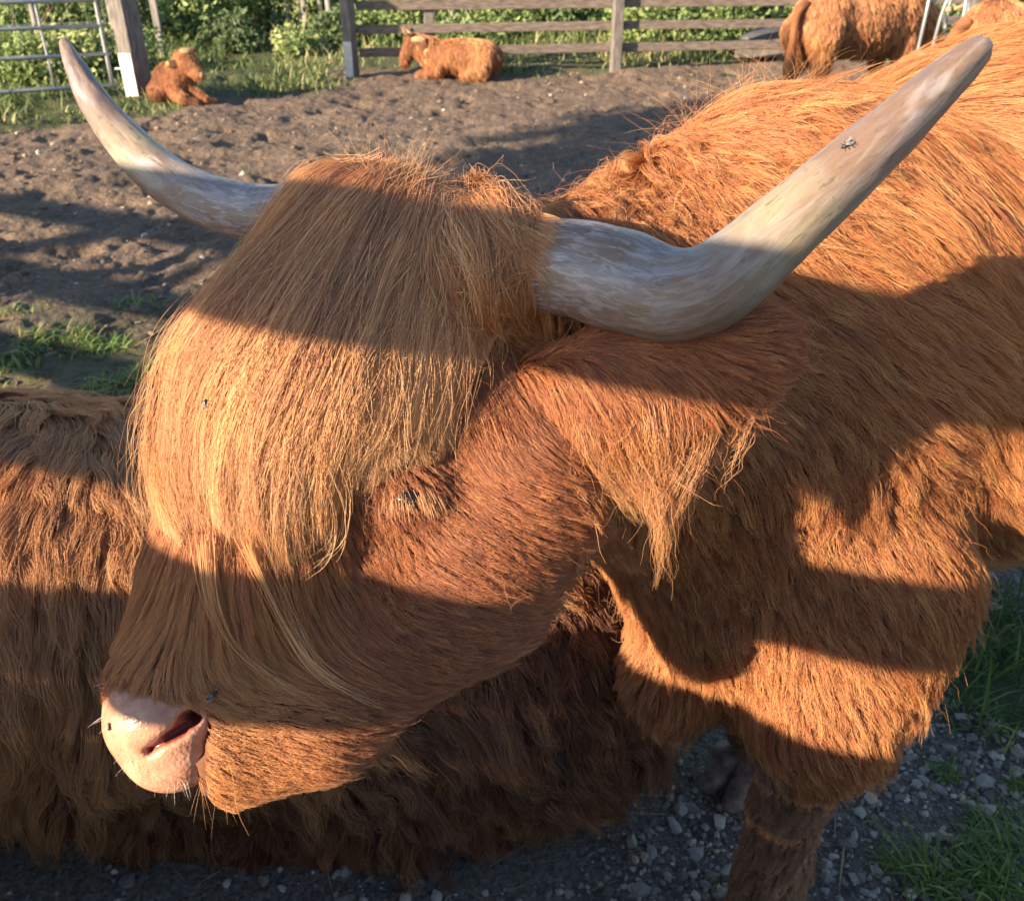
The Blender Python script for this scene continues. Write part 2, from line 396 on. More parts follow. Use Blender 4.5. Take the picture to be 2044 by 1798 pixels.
# ---- gravel and stones
ico = None
def ico_sphere():
    global ico
    if ico is None:
        import bmesh
        bm = bmesh.new(); bmesh.ops.create_icosphere(bm, subdivisions=1, radius=1)
        ico = (np.array([v.co[:] for v in bm.verts]), np.array([[v.index for v in f.verts] for f in bm.faces])); bm.free()
    return ico
def pebbles(name, pos, size, mat, tint, parent=None, smooth=False):
    V, F = ico_sphere(); N = len(pos); nv = len(V)
    q = V[None]*(1+.8*(rng.random((N, nv, 1))-.5)); sc = np.stack([size*(.7+.6*rng.random(N)), size*(.6+.5*rng.random(N)), size*(.45+.4*rng.random(N))], -1)
    q = q*sc[:, None]; a = rng.random(N)*6.28; co, si = np.cos(a)[:, None], np.sin(a)[:, None]
    x = q[..., 0]*co-q[..., 1]*si; y = q[..., 0]*si+q[..., 1]*co; q = np.stack([x, y, q[..., 2]], -1)+pos[:, None]
    fc = (F[None]+np.arange(N)[:, None, None]*nv).reshape(-1, 3)
    return mesh_np(name, q.reshape(-1, 3), fc, mat, parent, smooth, {'tint': ('POINT', 'FLOAT', np.repeat(tint, nv))})
M_stone = tint_mat('gravel_stone', [(0, (.12, .11, .10)), (.35, (.25, .235, .22)), (.7, (.38, .365, .345)), (.9, (.44, .37, .29)), (1, (.64, .61, .57))], .85)
N = 90000; r_ = rng.random((N, 2)); y = .35+2.6*r_[:, 0]**1.1; x = (r_[:, 1]*2-1)*(.75+.66*y)
kp = (n2(x, y, 3, 3)+.65+np.clip((x-.1)*1.1, .15, .5) > rng.random(N)*1.7) & (grassy(x, y) < .8); x, y = x[kp], y[kp]
sz = .0018+.0068*rng.random(len(x))**2.4+.013*rng.random(len(x))**16
g1 = pebbles('gravel', np.stack([x, y, gh(x, y)+sz*.15], -1), sz, M_stone, rng.random(len(x))**1.4)
tag(g1, 'grey and tan gravel scattered on the dark earth in the foreground', 'gravel', kind='stuff')
N = 13000; r_ = rng.random((N, 2)); y = 2.6+10*r_[:, 0]**1.5; x = (r_[:, 1]*2-1)*(.8+.62*y); sz = .005+.022*rng.random(N)**8; kp = grassy(x, y) < .6; x, y, sz = x[kp], y[kp], sz[kp]
M_clod = tint_mat('loose_clod', [(0, (.06, .045, .036)), (.6, (.18, .135, .10)), (.93, (.28, .215, .155)), (1, (.46, .43, .40))], .9)
g2 = pebbles('loose_clods', np.stack([x, y, gh(x, y)+sz*.2], -1), sz, M_clod, rng.random(len(x)))
tag(g2, 'crumbled clods and small stones lying over the trampled yard', 'clods', kind='stuff')
# straw bits
def blades(name, pos, h, lean, width, tint, mat, parent=None, droop=.5, flat=0.):
    N = len(pos); a = rng.random(N)*6.28; d = np.stack([np.cos(a), np.sin(a), 0*a], -1); b = a+1.57+rng.standard_normal(N)*.5; wv = np.stack([np.cos(b), np.sin(b), 0*b], -1)*width[:, None]
    hh = h[:, None]; up = np.array([0, 0, 1.]); ln = lean[:, None]
    q = []
    for t, wd in ((0, .7), (.35, 1.), (.7, .75)):
        c = pos+up*hh*(t-droop*ln*t*t)*(1-flat)+d*hh*ln*t*(t+.25)
        q += [c-wv*wd, c+wv*wd]
    q.append(pos+up*hh*(1-droop*ln)*(1-flat)+d*hh*ln*1.25)
    V = np.stack(q, 1); o = np.arange(N)[:, None]*7
    F4 = (np.array([[0, 1, 3, 2], [2, 3, 5, 4]])[None]+o[..., None]).reshape(-1, 4); F3 = (np.array([[4, 5, 6]])[None]+o[..., None]).reshape(-1, 3)
    return mesh_np(name, V.reshape(-1, 3), [F4, F3], mat, parent, True, {'tint': ('POINT', 'FLOAT', np.repeat(tint, 7))})
GR = [(0, (.03, .065, .015)), (.35, (.085, .17, .04)), (.7, (.17, .28, .06)), (.88, (.26, .30, .08)), (1, (.38, .32, .15))]
M_grass = tint_mat('grass_blade', GR, .6, .35)
M_bankg = tint_mat('bank_grass_blade', [(0, (.035, .06, .018)), (.35, (.10, .15, .045)), (.65, (.20, .25, .08)), (.85, (.34, .34, .14)), (1, (.46, .40, .22))], .7, .3)
M_straw = tint_mat('straw', [(0, (.12, .09, .05)), (1, (.36, .28, .16))], .7)
N = 700; y = .8+9*rng.random(N)**2; x = (rng.random(N)*2-1)*(.7+.6*y)
o = blades('straw', np.stack([x, y, gh(x, y)+.006], -1), .03+.09*rng.random(N), .9+.2*rng.random(N), .0008+.001*rng.random(N)*(1+y*.3), rng.random(N), M_straw, droop=1.0, flat=.9)
tag(o, 'broken bits of straw strewn over the yard', 'straw', kind='stuff')
# grass
def scatter(N, x0, x1, y0, y1, f):
    x = x0+(x1-x0)*rng.random(N); y = y0+(y1-y0)*rng.random(N); k = f(x, y) > rng.random(N); return x[k], y[k]
x, y = scatter(9000, .55, 1.9, .8, 2.1, lambda x, y: grassy(x, y)*np.clip(.55+n2(x, y, 9, 2), .1, 1)); n = len(x)
o = blades('near_grass', np.stack([x, y, gh(x, y)-.005], -1), .035+.10*rng.random(n)**1.3, .3+.9*rng.random(n), .0016+.0022*rng.random(n), .15+.45*rng.random(n)+.3*(rng.random(n) < .08), M_grass)
tag(o, 'shaded green grass growing at the right edge beyond the near cow', 'grass', kind='stuff')
tufts = [(1790, 1740, 60, .05), (1870, 1770, 120, .10), (1960, 1740, 120, .09), (2020, 1700, 110, .10), (2030, 1570, 60, .05), (1885, 1555, 50, .05), (1500, 1790, 20, .03), (1990, 1790, 120, .09), (1190, 1535, 12, .03), (1950, 1640, 30, .04), (1745, 1700, 12, .03), (1430, 1760, 10, .03)]
xs, ys, hs = [], [], []
for U, V, c, hh in tufts:
    c = int(c*.7)
    g = gp(U, V); xs.append(g[0]+rng.standard_normal(c)*hh*.28); ys.append(g[1]+rng.standard_normal(c)*hh*.28); hs.append(hh*(.4+.6*rng.random(c)))
x, y, h = map(np.concatenate, (xs, ys, hs)); n = len(x)
o = blades('gravel_grass', np.stack([x, y, gh(x, y)-.003], -1), h, .5+.9*rng.random(n), .0012+.0018*rng.random(n), .3+.5*rng.random(n), M_grass)
tag(o, 'sparse grass tufts growing out of the gravel at the bottom right', 'grass', kind='stuff')
x, y = scatter(20000, -2.8, -.8, 2.5, 4.5, lambda x, y: grassy(x, y)*np.clip(n2(x, y, 4, 2)*2.2+.35, 0, 1)); n = len(x)
o = blades('patch_grass', np.stack([x, y, gh(x, y)-.005], -1), .03+.06*rng.random(n), .4+.9*rng.random(n), .002+.003*rng.random(n), .45+.5*rng.random(n), M_grass)
tag(o, 'sunlit patch of short grass behind the lying cow on the left', 'grass', kind='stuff')
x, y = scatter(90000, -11, 11, 7.2, 15.6, lambda x, y: grassy(x, y)*np.clip(.5+n2(x, y, 1.1, 3)*.9, .12, 1)); n = len(x)
hh = (.03+.12*rng.random(n)+.20*rng.random(n)**4)*(.6+.8*np.clip((y-12.6)/2, 0, 1)+.9*np.clip(n2(x, y, .8, 2), 0, 1))
o = blades('bank_grass', np.stack([x, y, gh(x, y)-.01], -1), hh, .2+.7*rng.random(n), .005+.007*rng.random(n), np.clip(.55+.35*n2(x, y, .9, 3)+.22*rng.standard_normal(n), 0, 1), M_bankg)
tag(o, 'rough grass and weeds along the far edge of the yard', 'grass', kind='stuff')
# ================================================================== the near cow
AX = np.array([.76, .65, 0]); NR = np.array([.65, -.76, 0])          # body axis (to the tail), side towards the camera
cow = empty('highland_cow', (.4, 1.2, 0), 'large shaggy ginger long-horned cow standing close up with its head bowed to the left', 'cow')

NC = P(350, 1415, .80); NRAD = .0612                                    # nose ball
nost = [P(368, 1444, .742), P(350, 1466, .738), P(322, 1482, .738), P(296, 1500, .743)]
body = Field(.06)
body.cone(P(768, 565, .96), P(640, 820, .91), .105, .106)             # skull and forehead
body.cone(P(640, 820, .91), P(540, 1060, .875), .106, .088)
body.cone(P(540, 1060, .875), P(400, 1330, .83), .085, .066)          # bridge of the nose
body.cone(P(345, 1415, .805), P(430, 1440, .82), .058, .064, .03)     # muzzle
body.cone(P(490, 1458, .825), P(610, 1432, .835), .050, .046, .04)    # chin
body.cone(P(640, 1400, .84), P(900, 1200, .87), .050, .064)           # lower jaw
body.cone(P(930, 1130, .885), P(1030, 990, .90), .075, .082)          # cheek
body.cone(P(880, 740, .955), P(1000, 900, .95), .085, .08)
body.cone(P(930, 560, .90), P(1004, 540, .876), .035, .0435, .03)      # skin over the root of the horn
body.ell(P(800, 985, .835), (.042, .035, .032), k=.03)                # eye socket
body.cone(P(980, 640, 1.03), (.38, 1.24, .92), .12, .265)              # neck
body.cone(P(1000, 860, .98), (.33, 1.15, .80), .09, .20)              # throat
body.ell((.42, 1.29, .87), (.42, .33, .395), rz=math.atan2(.65, .76))  # shoulders
body.ell((.90, 1.58, .87), (.62, .47, .42), rz=math.atan2(.65, .76))  # barrel
body.ell((1.42, 2.18, .92), (.42, .36, .38), rz=math.atan2(.65, .76)) # rump
body.ell((.37, 1.11, .64), (.20, .20, .22), rz=.7)                    # brisket
body.cone(P(1350, 1340, 1.40), P(1430, 1290, 1.42), .07, .10)
body.cone((.51, 1.02, .66), (.445, .935, .47), .135, .082)              # near fore leg
body.cone((.445, .935, .47), (.432, .93, .40), .076, .054)
body.cone((.432, .93, .40), (.425, .92, .14), .052, .043, .03)
body.cone((.425, .92, .14), (.41, .885, .07), .045, .052, .03)
body.cone((.34, 1.22, .62), (.455, 1.235, .38), .11, .058)            # far fore leg
body.cone((.455, 1.235, .38), (.462, 1.225, .12), .042, .036, .03)
for sx in (0, 1):                                                      # hind legs
    k = np.array([1.48, 1.92, 0]) if sx == 0 else np.array([1.12, 2.34, 0])
    body.cone(k+(0, 0, .80), k+(-.08, -.06, .52), .22, .12); body.cone(k+(-.08, -.06, .52), k+(.10, .08, .36), .09, .055, .03)
    body.cone(k+(.10, .08, .36), k+(.05, .04, .10), .05, .045, .03)
PN1 = idir(0.25, -.97); PN2 = idir(.99, .10)
def nose_reg(p, grow_=0.0):
    a = (p-P(380, 1416, .75))@PN1; b = (p-P(396, 1500, .75))@PN2; return np.maximum(a, b)-grow_
LAT = nrm(P(1060, 530, .86)-P(600, 432, 1.02))
def nostril_d(p): return np.minimum(nostril_one(p), nostril_one(p-2*((p-NC)@LAT)[..., None]*LAT))
def nostril_one(p):
    r = None; R = [.0078, .0056, .0040, .0022]
    for i in range(3):
        a, b = nost[i], nost[i+1]; ab = b-a; h = np.clip(((p-a)@ab)/(ab@ab), 0, 1)
        q = p-a-h[..., None]*ab; q = q-(q@FWD)[..., None]*FWD*.82
        d = np.linalg.norm(q, axis=-1)-(R[i]+(R[i+1]-R[i])*h); r = d if r is None else np.minimum(r, d)
    return r
# the nose pad is carved out of the muzzle and built as a part of its own
body.cut.append(lambda p: -np.maximum(np.linalg.norm(p-NC, axis=-1)-(NRAD+.045), nose_reg(p, -.004)))
body.bake((-.62, .3, -.02), (1.95, 2.75, 1.42), .0125)
bv, bq = body.nets()
body_o = mesh_np('body', bv, bq, M_skin, cow)

# nose pad
def mat_nose():
    m, tr, n, L, b = newmat('wet_pink_nose'); tc = n.new('ShaderNodeTexCoord'); a = attr(n, 'tint')
    nz = n.new('ShaderNodeTexNoise'); nz.inputs['Scale'].default_value = 55; nz.inputs['Detail'].default_value = 5
    L(tc.outputs['Object'], nz.inputs['Vector']); r = ramp(n, [(.3, (.40, .17, .11)), (.6, (.56, .29, .195)), (.8, (.62, .38, .27))])
    L(nz.outputs['Fac'], r.inputs[0]); mx = n.new('ShaderNodeMixRGB'); L(a.outputs['Fac'], mx.inputs[0]); L(r.outputs[0], mx.inputs[1])
    mx.inputs[2].default_value = (.30, .07, .055, 1); L(mx.outputs[0], b.inputs['Base Color'])
    v = n.new('ShaderNodeTexVoronoi'); v.inputs['Scale'].default_value = 330; v.feature = 'SMOOTH_F1'; L(tc.outputs['Object'], v.inputs['Vector'])
    bp = n.new('ShaderNodeBump'); bp.inputs['Strength'].default_value = .55; bp.inputs['Distance'].default_value = .0012
    L(v.outputs['Distance'], bp.inputs['Height']); L(bp.outputs[0], b.inputs['Normal']); b.inputs['Roughness'].default_value = .30
    b.inputs['Subsurface Weight'].default_value = .12; b.inputs['Subsurface Radius'].default_value = (.012, .004, .002); b.inputs['Subsurface Scale'].default_value = .5
    return m
nose = Field(.02); nose.ell(NC, (NRAD,)*3); nose.ell(P(318, 1428, .764), (.030, .024, .021), k=.02); nose.ell(P(345, 1520, .777), (.032, .025, .023), k=.02)
def smax(a, b, k): h = np.clip(.5+.5*(a-b)/k, 0, 1); return b*(1-h)+a*h+k*h*(1-h)
nose.cut.append(lambda p: 0*p[..., 0]-9)
_raw = nose.raw
def nraw(p):
    d = _raw(p); d = smax(d, nose_reg(p, .007), .016); d = smax(d, -nostril_d(p), .009)
    return d
nose.raw = nraw; nose.bake(NC-.095, NC+.095, .0021); nv, nq = nose.nets()
tn = np.clip(1-(nostril_d(nv))/.0016, 0, 1)*np.clip(((nv-P(340, 1465, .7395))@FWD)/.004, 0, 1)
mesh_np('nose', nv, nq, mat_nose(), cow, attrs={'tint': ('POINT', 'FLOAT', tn)})

# horns
def mat_horn():
    m, tr, n, L, b = newmat('weathered_horn'); a = attr(n, 'hc'); al = attr(n, 'along')
    def noise(sc, st, det=6, dist=0):
        mp = n.new('ShaderNodeMapping'); mp.inputs['Scale'].default_value = st; L(a.outputs['Vector'], mp.inputs[0])
        z = n.new('ShaderNodeTexNoise'); z.inputs['Scale'].default_value = sc; z.inputs['Detail'].default_value = det; z.inputs['Distortion'].default_value = dist
        L(mp.outputs[0], z.inputs['Vector']); return z.outputs['Fac']
    nz1 = noise(70, (.16, 1, 1), 10, .8); nz2 = noise(19, (.7, 1, 1), 6, .6); nz3 = noise(230, (.28, 1, 1), 5, .8)
    base = ramp(n, [(0, (.14, .12, .115)), (.16, (.20, .18, .195)), (.34, (.19, .172, .18)), (.56, (.25, .205, .14)), (.72, (.18, .135, .12)), (.88, (.13, .09, .085)), (1, (.17, .092, .075))])
    L(al.outputs['Fac'], base.inputs[0])
    def mix(f, c1, c2, mode='MIX'):
        x = n.new('ShaderNodeMixRGB'); x.blend_type = mode
        L(f, x.inputs[0]) if not isinstance(f, float) else setattr(x.inputs[0], 'default_value', f)
        L(c1, x.inputs[1]); L(c2, x.inputs[2]) if not isinstance(c2, tuple) else setattr(x.inputs[2], 'default_value', (*c2, 1)); return x.outputs[0]
    r1 = ramp(n, [(.44, (0, 0, 0)), (.58, (1, 1, 1))]); L(nz1, r1.inputs[0]); c = mix(r1.outputs[0], base.outputs[0], (.19, .14, .10))
    x = n.new('ShaderNodeMixRGB'); x.inputs[0].default_value = .75; L(base.outputs[0], x.inputs[1]); L(c, x.inputs[2]); c = x.outputs[0]
    r2 = ramp(n, [(.50, (0, 0, 0)), (.60, (.8, .8, .8))]); L(nz2, r2.inputs[0]); c = mix(r2.outputs[0], c, (.17, .105, .075))
    r3 = ramp(n, [(.60, (0, 0, 0)), (.68, (.6, .6, .6))]); L(nz3, r3.inputs[0]); c = mix(r3.outputs[0], c, (.09, .065, .045))
    r4 = ramp(n, [(.54, (0, 0, 0)), (.74, (.5, .5, .5))]); L(noise(60, (.2, 1, 1), 8, .6), r4.inputs[0]); c = mix(r4.outputs[0], c, (.40, .39, .42))
    fk = ramp(n, [(.0, (.5, .5, .5)), (.16, (.42, .42, .42)), (.34, (.2, .2, .2)), (.5, (.05, .05, .05))]); L(al.outputs['Fac'], fk.inputs[0]); fn = ramp(n, [(.50, (0, 0, 0)), (.60, (1, 1, 1))]); L(noise(210, (.22, 1, 1), 10, .8), fn.inputs[0])
    mf = n.new('ShaderNodeMath'); mf.operation = 'MULTIPLY'; L(fk.outputs[0], mf.inputs[0]); L(fn.outputs[0], mf.inputs[1]); c = mix(mf.outputs[0], c, (.52, .50, .55))
    L(c, b.inputs['Base Color']); b.inputs['Roughness'].default_value = .44
    bp = n.new('ShaderNodeBump'); bp.inputs['Strength'].default_value = .6; bp.inputs['Distance'].default_value = .0018; L(nz1, bp.inputs['Height'])
    bp2 = n.new('ShaderNodeBump'); bp2.inputs['Strength'].default_value = .3; bp2.inputs['Distance'].default_value = .0008; L(nz3, bp2.inputs['Height'])
    bp2.inputs['Distance'].default_value = .0012
    ring = n.new('ShaderNodeTexWave'); ring.inputs['Scale'].default_value = 26; ring.inputs['Distortion'].default_value = 3.5; ring.inputs['Detail'].default_value = 3; L(a.outputs['Vector'], ring.inputs['Vector'])
    fade = ramp(n, [(.0, (1, 1, 1)), (.38, (0, 0, 0))]); L(al.outputs['Fac'], fade.inputs[0]); mm = n.new('ShaderNodeMath'); mm.operation = 'MULTIPLY'; L(ring.outputs['Fac'], mm.inputs[0]); L(fade.outputs[0], mm.inputs[1])
    bp3 = n.new('ShaderNodeBump'); bp3.inputs['Strength'].default_value = .35; bp3.inputs['Distance'].default_value = .002; L(mm.outputs[0], bp3.inputs['Height'])
    L(bp.outputs[0], bp2.inputs['Normal']); L(bp2.outputs[0], bp3.inputs['Normal']); L(bp3.outputs[0], b.inputs['Normal']); return m
M_horn = mat_horn()
def horn(rows, label, seed):
    s = spl(rows, 90); path = np.array([P(u, v, d) for u, v, d, r in s]); rad = s[:, 3]*s[:, 2]/FPX
    e = np.linspace(0, 1, 90); rad = rad*np.clip(np.sqrt(1-np.clip((e-.965)/.035, 0, 1)**2), .04, 1)
    ns = 48; V, F = tube(path, rad, ns); ln = np.concatenate([[0], np.cumsum(np.linalg.norm(np.diff(path, axis=0), axis=1))])
    al = np.repeat(ln, ns); an = np.tile(np.linspace(0, 2*np.pi, ns, endpoint=False), 90); R = np.repeat(rad, ns)
    hc = np.stack([al+seed, np.cos(an)*R, np.sin(an)*R], -1); hc = np.vstack([hc, [[seed, 0, 0]], [[ln[-1]+seed, 0, 0]]])
    nn = fbm(np.stack([al*18, np.cos(an)*1.5, np.sin(an)*1.5+seed], -1), 3)*.0016
    ctr = np.repeat(path, ns, 0); V[:90*ns] += nrm(V[:90*ns]-ctr)*nn[:, None]*np.minimum(1, R/.01)[:, None]
    t = np.concatenate([al/ln[-1], [0, 1]])
    o = mesh_np('horn', V, F, M_horn, cow, attrs={'hc': ('POINT', 'FLOAT_VECTOR', hc), 'along': ('POINT', 'FLOAT', t)})
    o['label'] = label; return path
hp_r = horn([(960, 535, .90, 84), (1060, 530, .86, 90), (1150, 537, .84, 97), (1245, 563, .82, 101), (1330, 588, .80, 93), (1410, 577, .785, 88), (1482, 528, .777, 83),
      (1580, 440, .77, 73), (1680, 352, .77, 66), (1780, 262, .775, 57), (1870, 177, .78, 46), (1930, 122, .785, 36), (1970, 88, .79, 24)], 'right-hand near horn curving up over the shoulder', 0)
hp_l = horn([(700, 450, 1.0, 64), (600, 432, 1.02, 60), (490, 424, 1.05, 56), (400, 395, 1.08, 52), (310, 340, 1.12, 47), (245, 278, 1.15, 40), (195, 212, 1.18, 31), (160, 152, 1.2, 23), (138, 108, 1.22, 15), (125, 78, 1.23, 8)],
      'left-hand far horn with a dull pinkish tip', 3.3)

# ear
ear = Field(.02); ea = P(1085, 755, .85); eb = P(1560, 655, .815)
ex = nrm(eb-ea); ez = nrm(FWD-(FWD@ex)*ex); ey = np.cross(ez, ex); EM = np.stack([ex, ey, ez])
ear.ell(P(1345, 725, .838), (.108, .052, .026), M=EM); ear.cone(P(1085, 760, .89), P(1200, 750, .85), .030, .035)
ear.ell(P(1260, 795, .84), (.06, .045, .026), M=EM)
ear.bake(np.minimum(ea, eb)-.13, np.maximum(ea, eb)+.13, .006)
ev, eq = ear.nets(); ear_o = mesh_np('ear', ev, eq, M_skin, cow)

# eye, mostly hidden under the fringe
eyp = body.hit(812, 990)
m_eye, _, n_, L_, b_ = newmat('dark_eye'); b_.inputs['Base Color'].default_value = (.012, .008, .006, 1); b_.inputs['Roughness'].default_value = .06
ef = Field(); ef.ell(eyp+FWD*.010, (.017, .017, .013)); ef.bake(eyp-.03, eyp+.045, .002); mesh_np('eye', *ef.nets(), m_eye, cow)

# ---- hoofs
M_hoof = simple('muddy_hoof', (.30, .24, .21), .55, .4, 40, .6)
def hoof(cx, cy, ang, s=1.0):
    co, si = math.cos(ang), math.sin(ang)
    for k in (-1, 1):
        f = Field(.01); c = np.array([cx, cy, 0])+s*np.array([co*.015-si*k*.024, si*.015+co*k*.024, .022]); t = c+s*np.array([co*.045, si*.045, -.012])
        f.cone(c+(0, 0, .018), t, .034*s, .018*s); f.cut.append(lambda p: .004-p[..., 2]); f.bake(c-.09, c+.11, .005)
        mesh_np('hoof', *f.nets(), M_hoof, cow)
hoof(.40, .87, math.atan2(-.65, -.76)); hoof(.46, 1.215, math.atan2(-.65, -.76), 1.15); hoof(1.50, 1.93, math.atan2(-.65, -.76)); hoof(1.14, 2.35, math.atan2(-.65, -.76))

# ---- combing, set by hand: place in view, direction, length, lift, gravity
vq = (bv, bq)
def vis(p):   # keep some fur on the far side, most of it on the sides one can see
    g = body.grad(p); d = (g*nrm(CAM-p)).sum(-1); return np.where(d > -.35, 1.0, .25)
face_rows = [
 (1000,1050,1,.35,.030,.55,.1),(1120,1080,1,.35,.034,.6,.1),(1160,960,1,.5,.035,.5,.1),(860,1060,.6,.8,.024,.3,.1),(720,1180,.8,.45,.028,.4,.1),(900,1200,1,.3,.03,.45,.1),
 (1050,1170,1,.25,.035,.5,.2),(750,1350,1,.3,.035,.3,.2),(880,1250,1,.2,.035,.4,.2),(480,1520,1,.55,.028,.45,.1),(410,1500,.9,.5,.011,.4,0),(600,1560,.9,.5,.030,.45,.2),(650,1480,1,.3,.034,.45,.2),
 (430,1410,1,-.05,.010,.3,0),(520,1420,1,.1,.018,.35,0),(600,1380,1,.2,.03,.25,0),
 (350,1200,-.45,1,.075,.25,.1),(430,1150,-.05,1,.09,.25,.1),(440,1270,.05,1,.065,.25,.1),(550,1180,.3,1,.10,.25,.1),(560,1280,.45,1,.06,.25,.1),(650,1250,.6,.8,.06,.25,.1),(280,1290,-.35,.7,.045,.3,.1),
 (330,1360,.0,1,.034,.32,.1),(250,1350,-.3,.9,.026,.32,0),(800,930,.3,1,.03,.3,.2),(780,1020,.1,1,.012,.3,0),(900,980,.8,.6,.03,.3,0),(950,850,.3,1,.05,.3,.3),(1000,740,.5,1,.05,.3,.3),(600,800,-.2,1,.06,.2,.1),(700,600,-.3,1,.05,.2,.1),(900,500,.2,1,.05,.2,.1),(1000,480,.9,.5,.05,.3,.1),(1010,540,1,.5,.045,.3,.1),(1000,590,.9,.8,.05,.3,.1),(1020,640,.5,1,.06,.3,.3),(930,700,.3,1,.07,.3,.4),(1000,800,.4,1,.06,.3,.4),
 (450,900,-.1,1,.06,.2,.1),(560,1050,.1,1,.06,.2,.1)]
body_rows = [
 (1150,370,-1,.25,.07,.5,.1),(1250,330,-.8,.5,.07,.5,.1),(1330,330,-.2,1,.08,.4,.1),(1330,430,.3,1,.07,.4,.2),(1420,300,.6,1,.10,.4,.1),(1470,240,.9,.7,.10,.5,.1),(1550,230,1,.5,.12,.4,.1),
 (1700,190,1,.45,.14,.4,.1),(1850,150,1,.45,.15,.35,.1),(2000,110,1,.6,.15,.35,.1),(1600,330,.8,.8,.10,.3,.2),(1750,300,.8,.8,.13,.3,.2),(1950,300,.7,.8,.14,.3,.2),(2030,450,.8,.5,.13,.3,.1),
 (1650,600,1,.5,.06,.35,.1),(1800,600,1,.5,.09,.3,.1),(1950,620,1,.45,.11,.3,.1),(1650,780,.9,.6,.05,.35,.1),(1850,800,.8,.6,.07,.3,.1),(1750,950,.6,.9,.05,.35,.1),(1600,1000,.35,1,.045,.4,.1),(1900,1000,.6,.9,.075,.35,.1),
 (1980,1100,.5,1,.075,.4,.1),(1500,900,.7,.7,.05,.3,.1),(1450,1050,.3,1,.045,.35,.1),(1300,1050,.3,1,.045,.3,.1),(1350,1200,.2,1,.045,.3,.1),(1500,1200,.1,1,.045,.35,.1),(1650,1150,.25,1,.05,.4,.1),(1800,1180,.4,1,.06,.4,.1),
 (1330,1370,-.3,1,.05,.5,.2),(1400,1400,-.1,1,.05,.5,.3),(1290,1320,-.6,.8,.045,.5,.2),(1500,1350,.0,1,.045,.4,.2),(1620,1300,.1,1,.04,.4,.1),(1700,1350,.5,1,.05,.55,.1),(1780,1300,.7,.9,.06,.6,.1),(1900,1250,.7,1,.07,.6,.2),
 (1600,1420,.2,1,.035,.4,.1),(1670,1440,.8,.6,.055,.7,.1),(1740,1400,.9,.6,.07,.8,.1),(1580,1500,-.2,1,.035,.4,.1),(1620,1560,.4,1,.032,.4,.1),(1560,1650,-.35,1,.036,.45,.2),(1600,1760,.25,1,.034,.45,.2),(1520,1760,-.5,1,.036,.45,.2),(1500,1480,-.1,1,.03,.35,.2)]
cb_face = Comb(body, face_rows, .035); cb_body = Comb(body, body_rows, .07)
HC = P(800, 900, .90)
def isface(p):  # head side of a plane behind jaw and poll
    a = P(1010, 640, .95); b = P(1190, 1110, .93); n = np.cross(b-a, FWD); n = n/np.linalg.norm(n); s = (p-a)@n
    if (HC-a)@n < 0: s = -s
    return s
def w_face(p): return (isface(p) > -.01)*vis(p)*(1-.0*p[:, 0])
def w_body(p): return (isface(p) <= .01)*vis(p)*np.where(p[:, 2] < .5, 1.6, 1)*np.where(p[:, 0]+p[:, 1] > 3.2, .3, 1)*np.where(p[:, 2] < .02, 0, 1)
def not_nose(p): return (np.maximum(nose_reg(p, .004), 0*p[:, 0]) > 0) | (np.linalg.norm(p-NC, axis=1) > NRAD+.03)
coat('face_fur', body, vq, cb_face, cow, M_face, 165000, per=12, n=7, rad=.00019, wfun=w_face, keep=not_nose, clump=.3, frizz=.0008, noise=.24, nsc=18, lmul=.8, wild=.003, sup=(6, .25), tintf=lambda p: 2.0*np.exp(-(np.linalg.norm(p-P(470, 1500, .79), axis=1)/.07)**2)+1.9*np.exp(-(np.linalg.norm(p-P(400, 1200, .80), axis=1)/.10)**2)-.25)  # chin fur tinted lighter for its sunlit look; nose bridge is paler hair
coat('body_fur', body, vq, cb_body, cow, M_body, 330000, per=14, n=9, rad=.00027, wfun=lambda p: w_body(p)*(p[:, 2] > .40), clump=.30, frizz=.0012, noise=.38, nsc=7, cur=.001, wild=.015, sup=(10, .26, .004))
coat('leg_fur', body, vq, cb_body, cow, M_leg, 40000, per=22, n=8, rad=.00030, wfun=lambda p: w_body(p)*(p[:, 2] <= .43), clump=.6, frizz=.0015, noise=.5, nsc=14, cur=.003, sup=(6, .5), wild=.03, tintf=lambda p: 1.2*n2(p[:, 0]+p[:, 1], p[:, 2], 9, 3))
crest = np.array([q for q in (body.hit(u, v) for u, v in [(1120, 380), (1180, 360), (1240, 345), (1300, 330), (1360, 310), (1420, 300), (1480, 290), (1300, 400), (1380, 380), (1440, 360), (1220, 410), (1520, 250)]) if q is not None])
def w_cr(p): d = np.linalg.norm(p[:, None]-crest, axis=-1).min(1); return np.exp(-(d/.05)**2)*(d < .12)
coat('crest_mane', body, vq, cb_body, cow, M_body, 26000, per=30, n=14, rad=.00026, wfun=w_cr, clump=.45, frizz=.002, noise=.8, nsc=9, cur=.006, wild=.05, lmul=1.15, sup=(7, .4, .008), tint=-.15, gl=.4, cfreq=1.2)

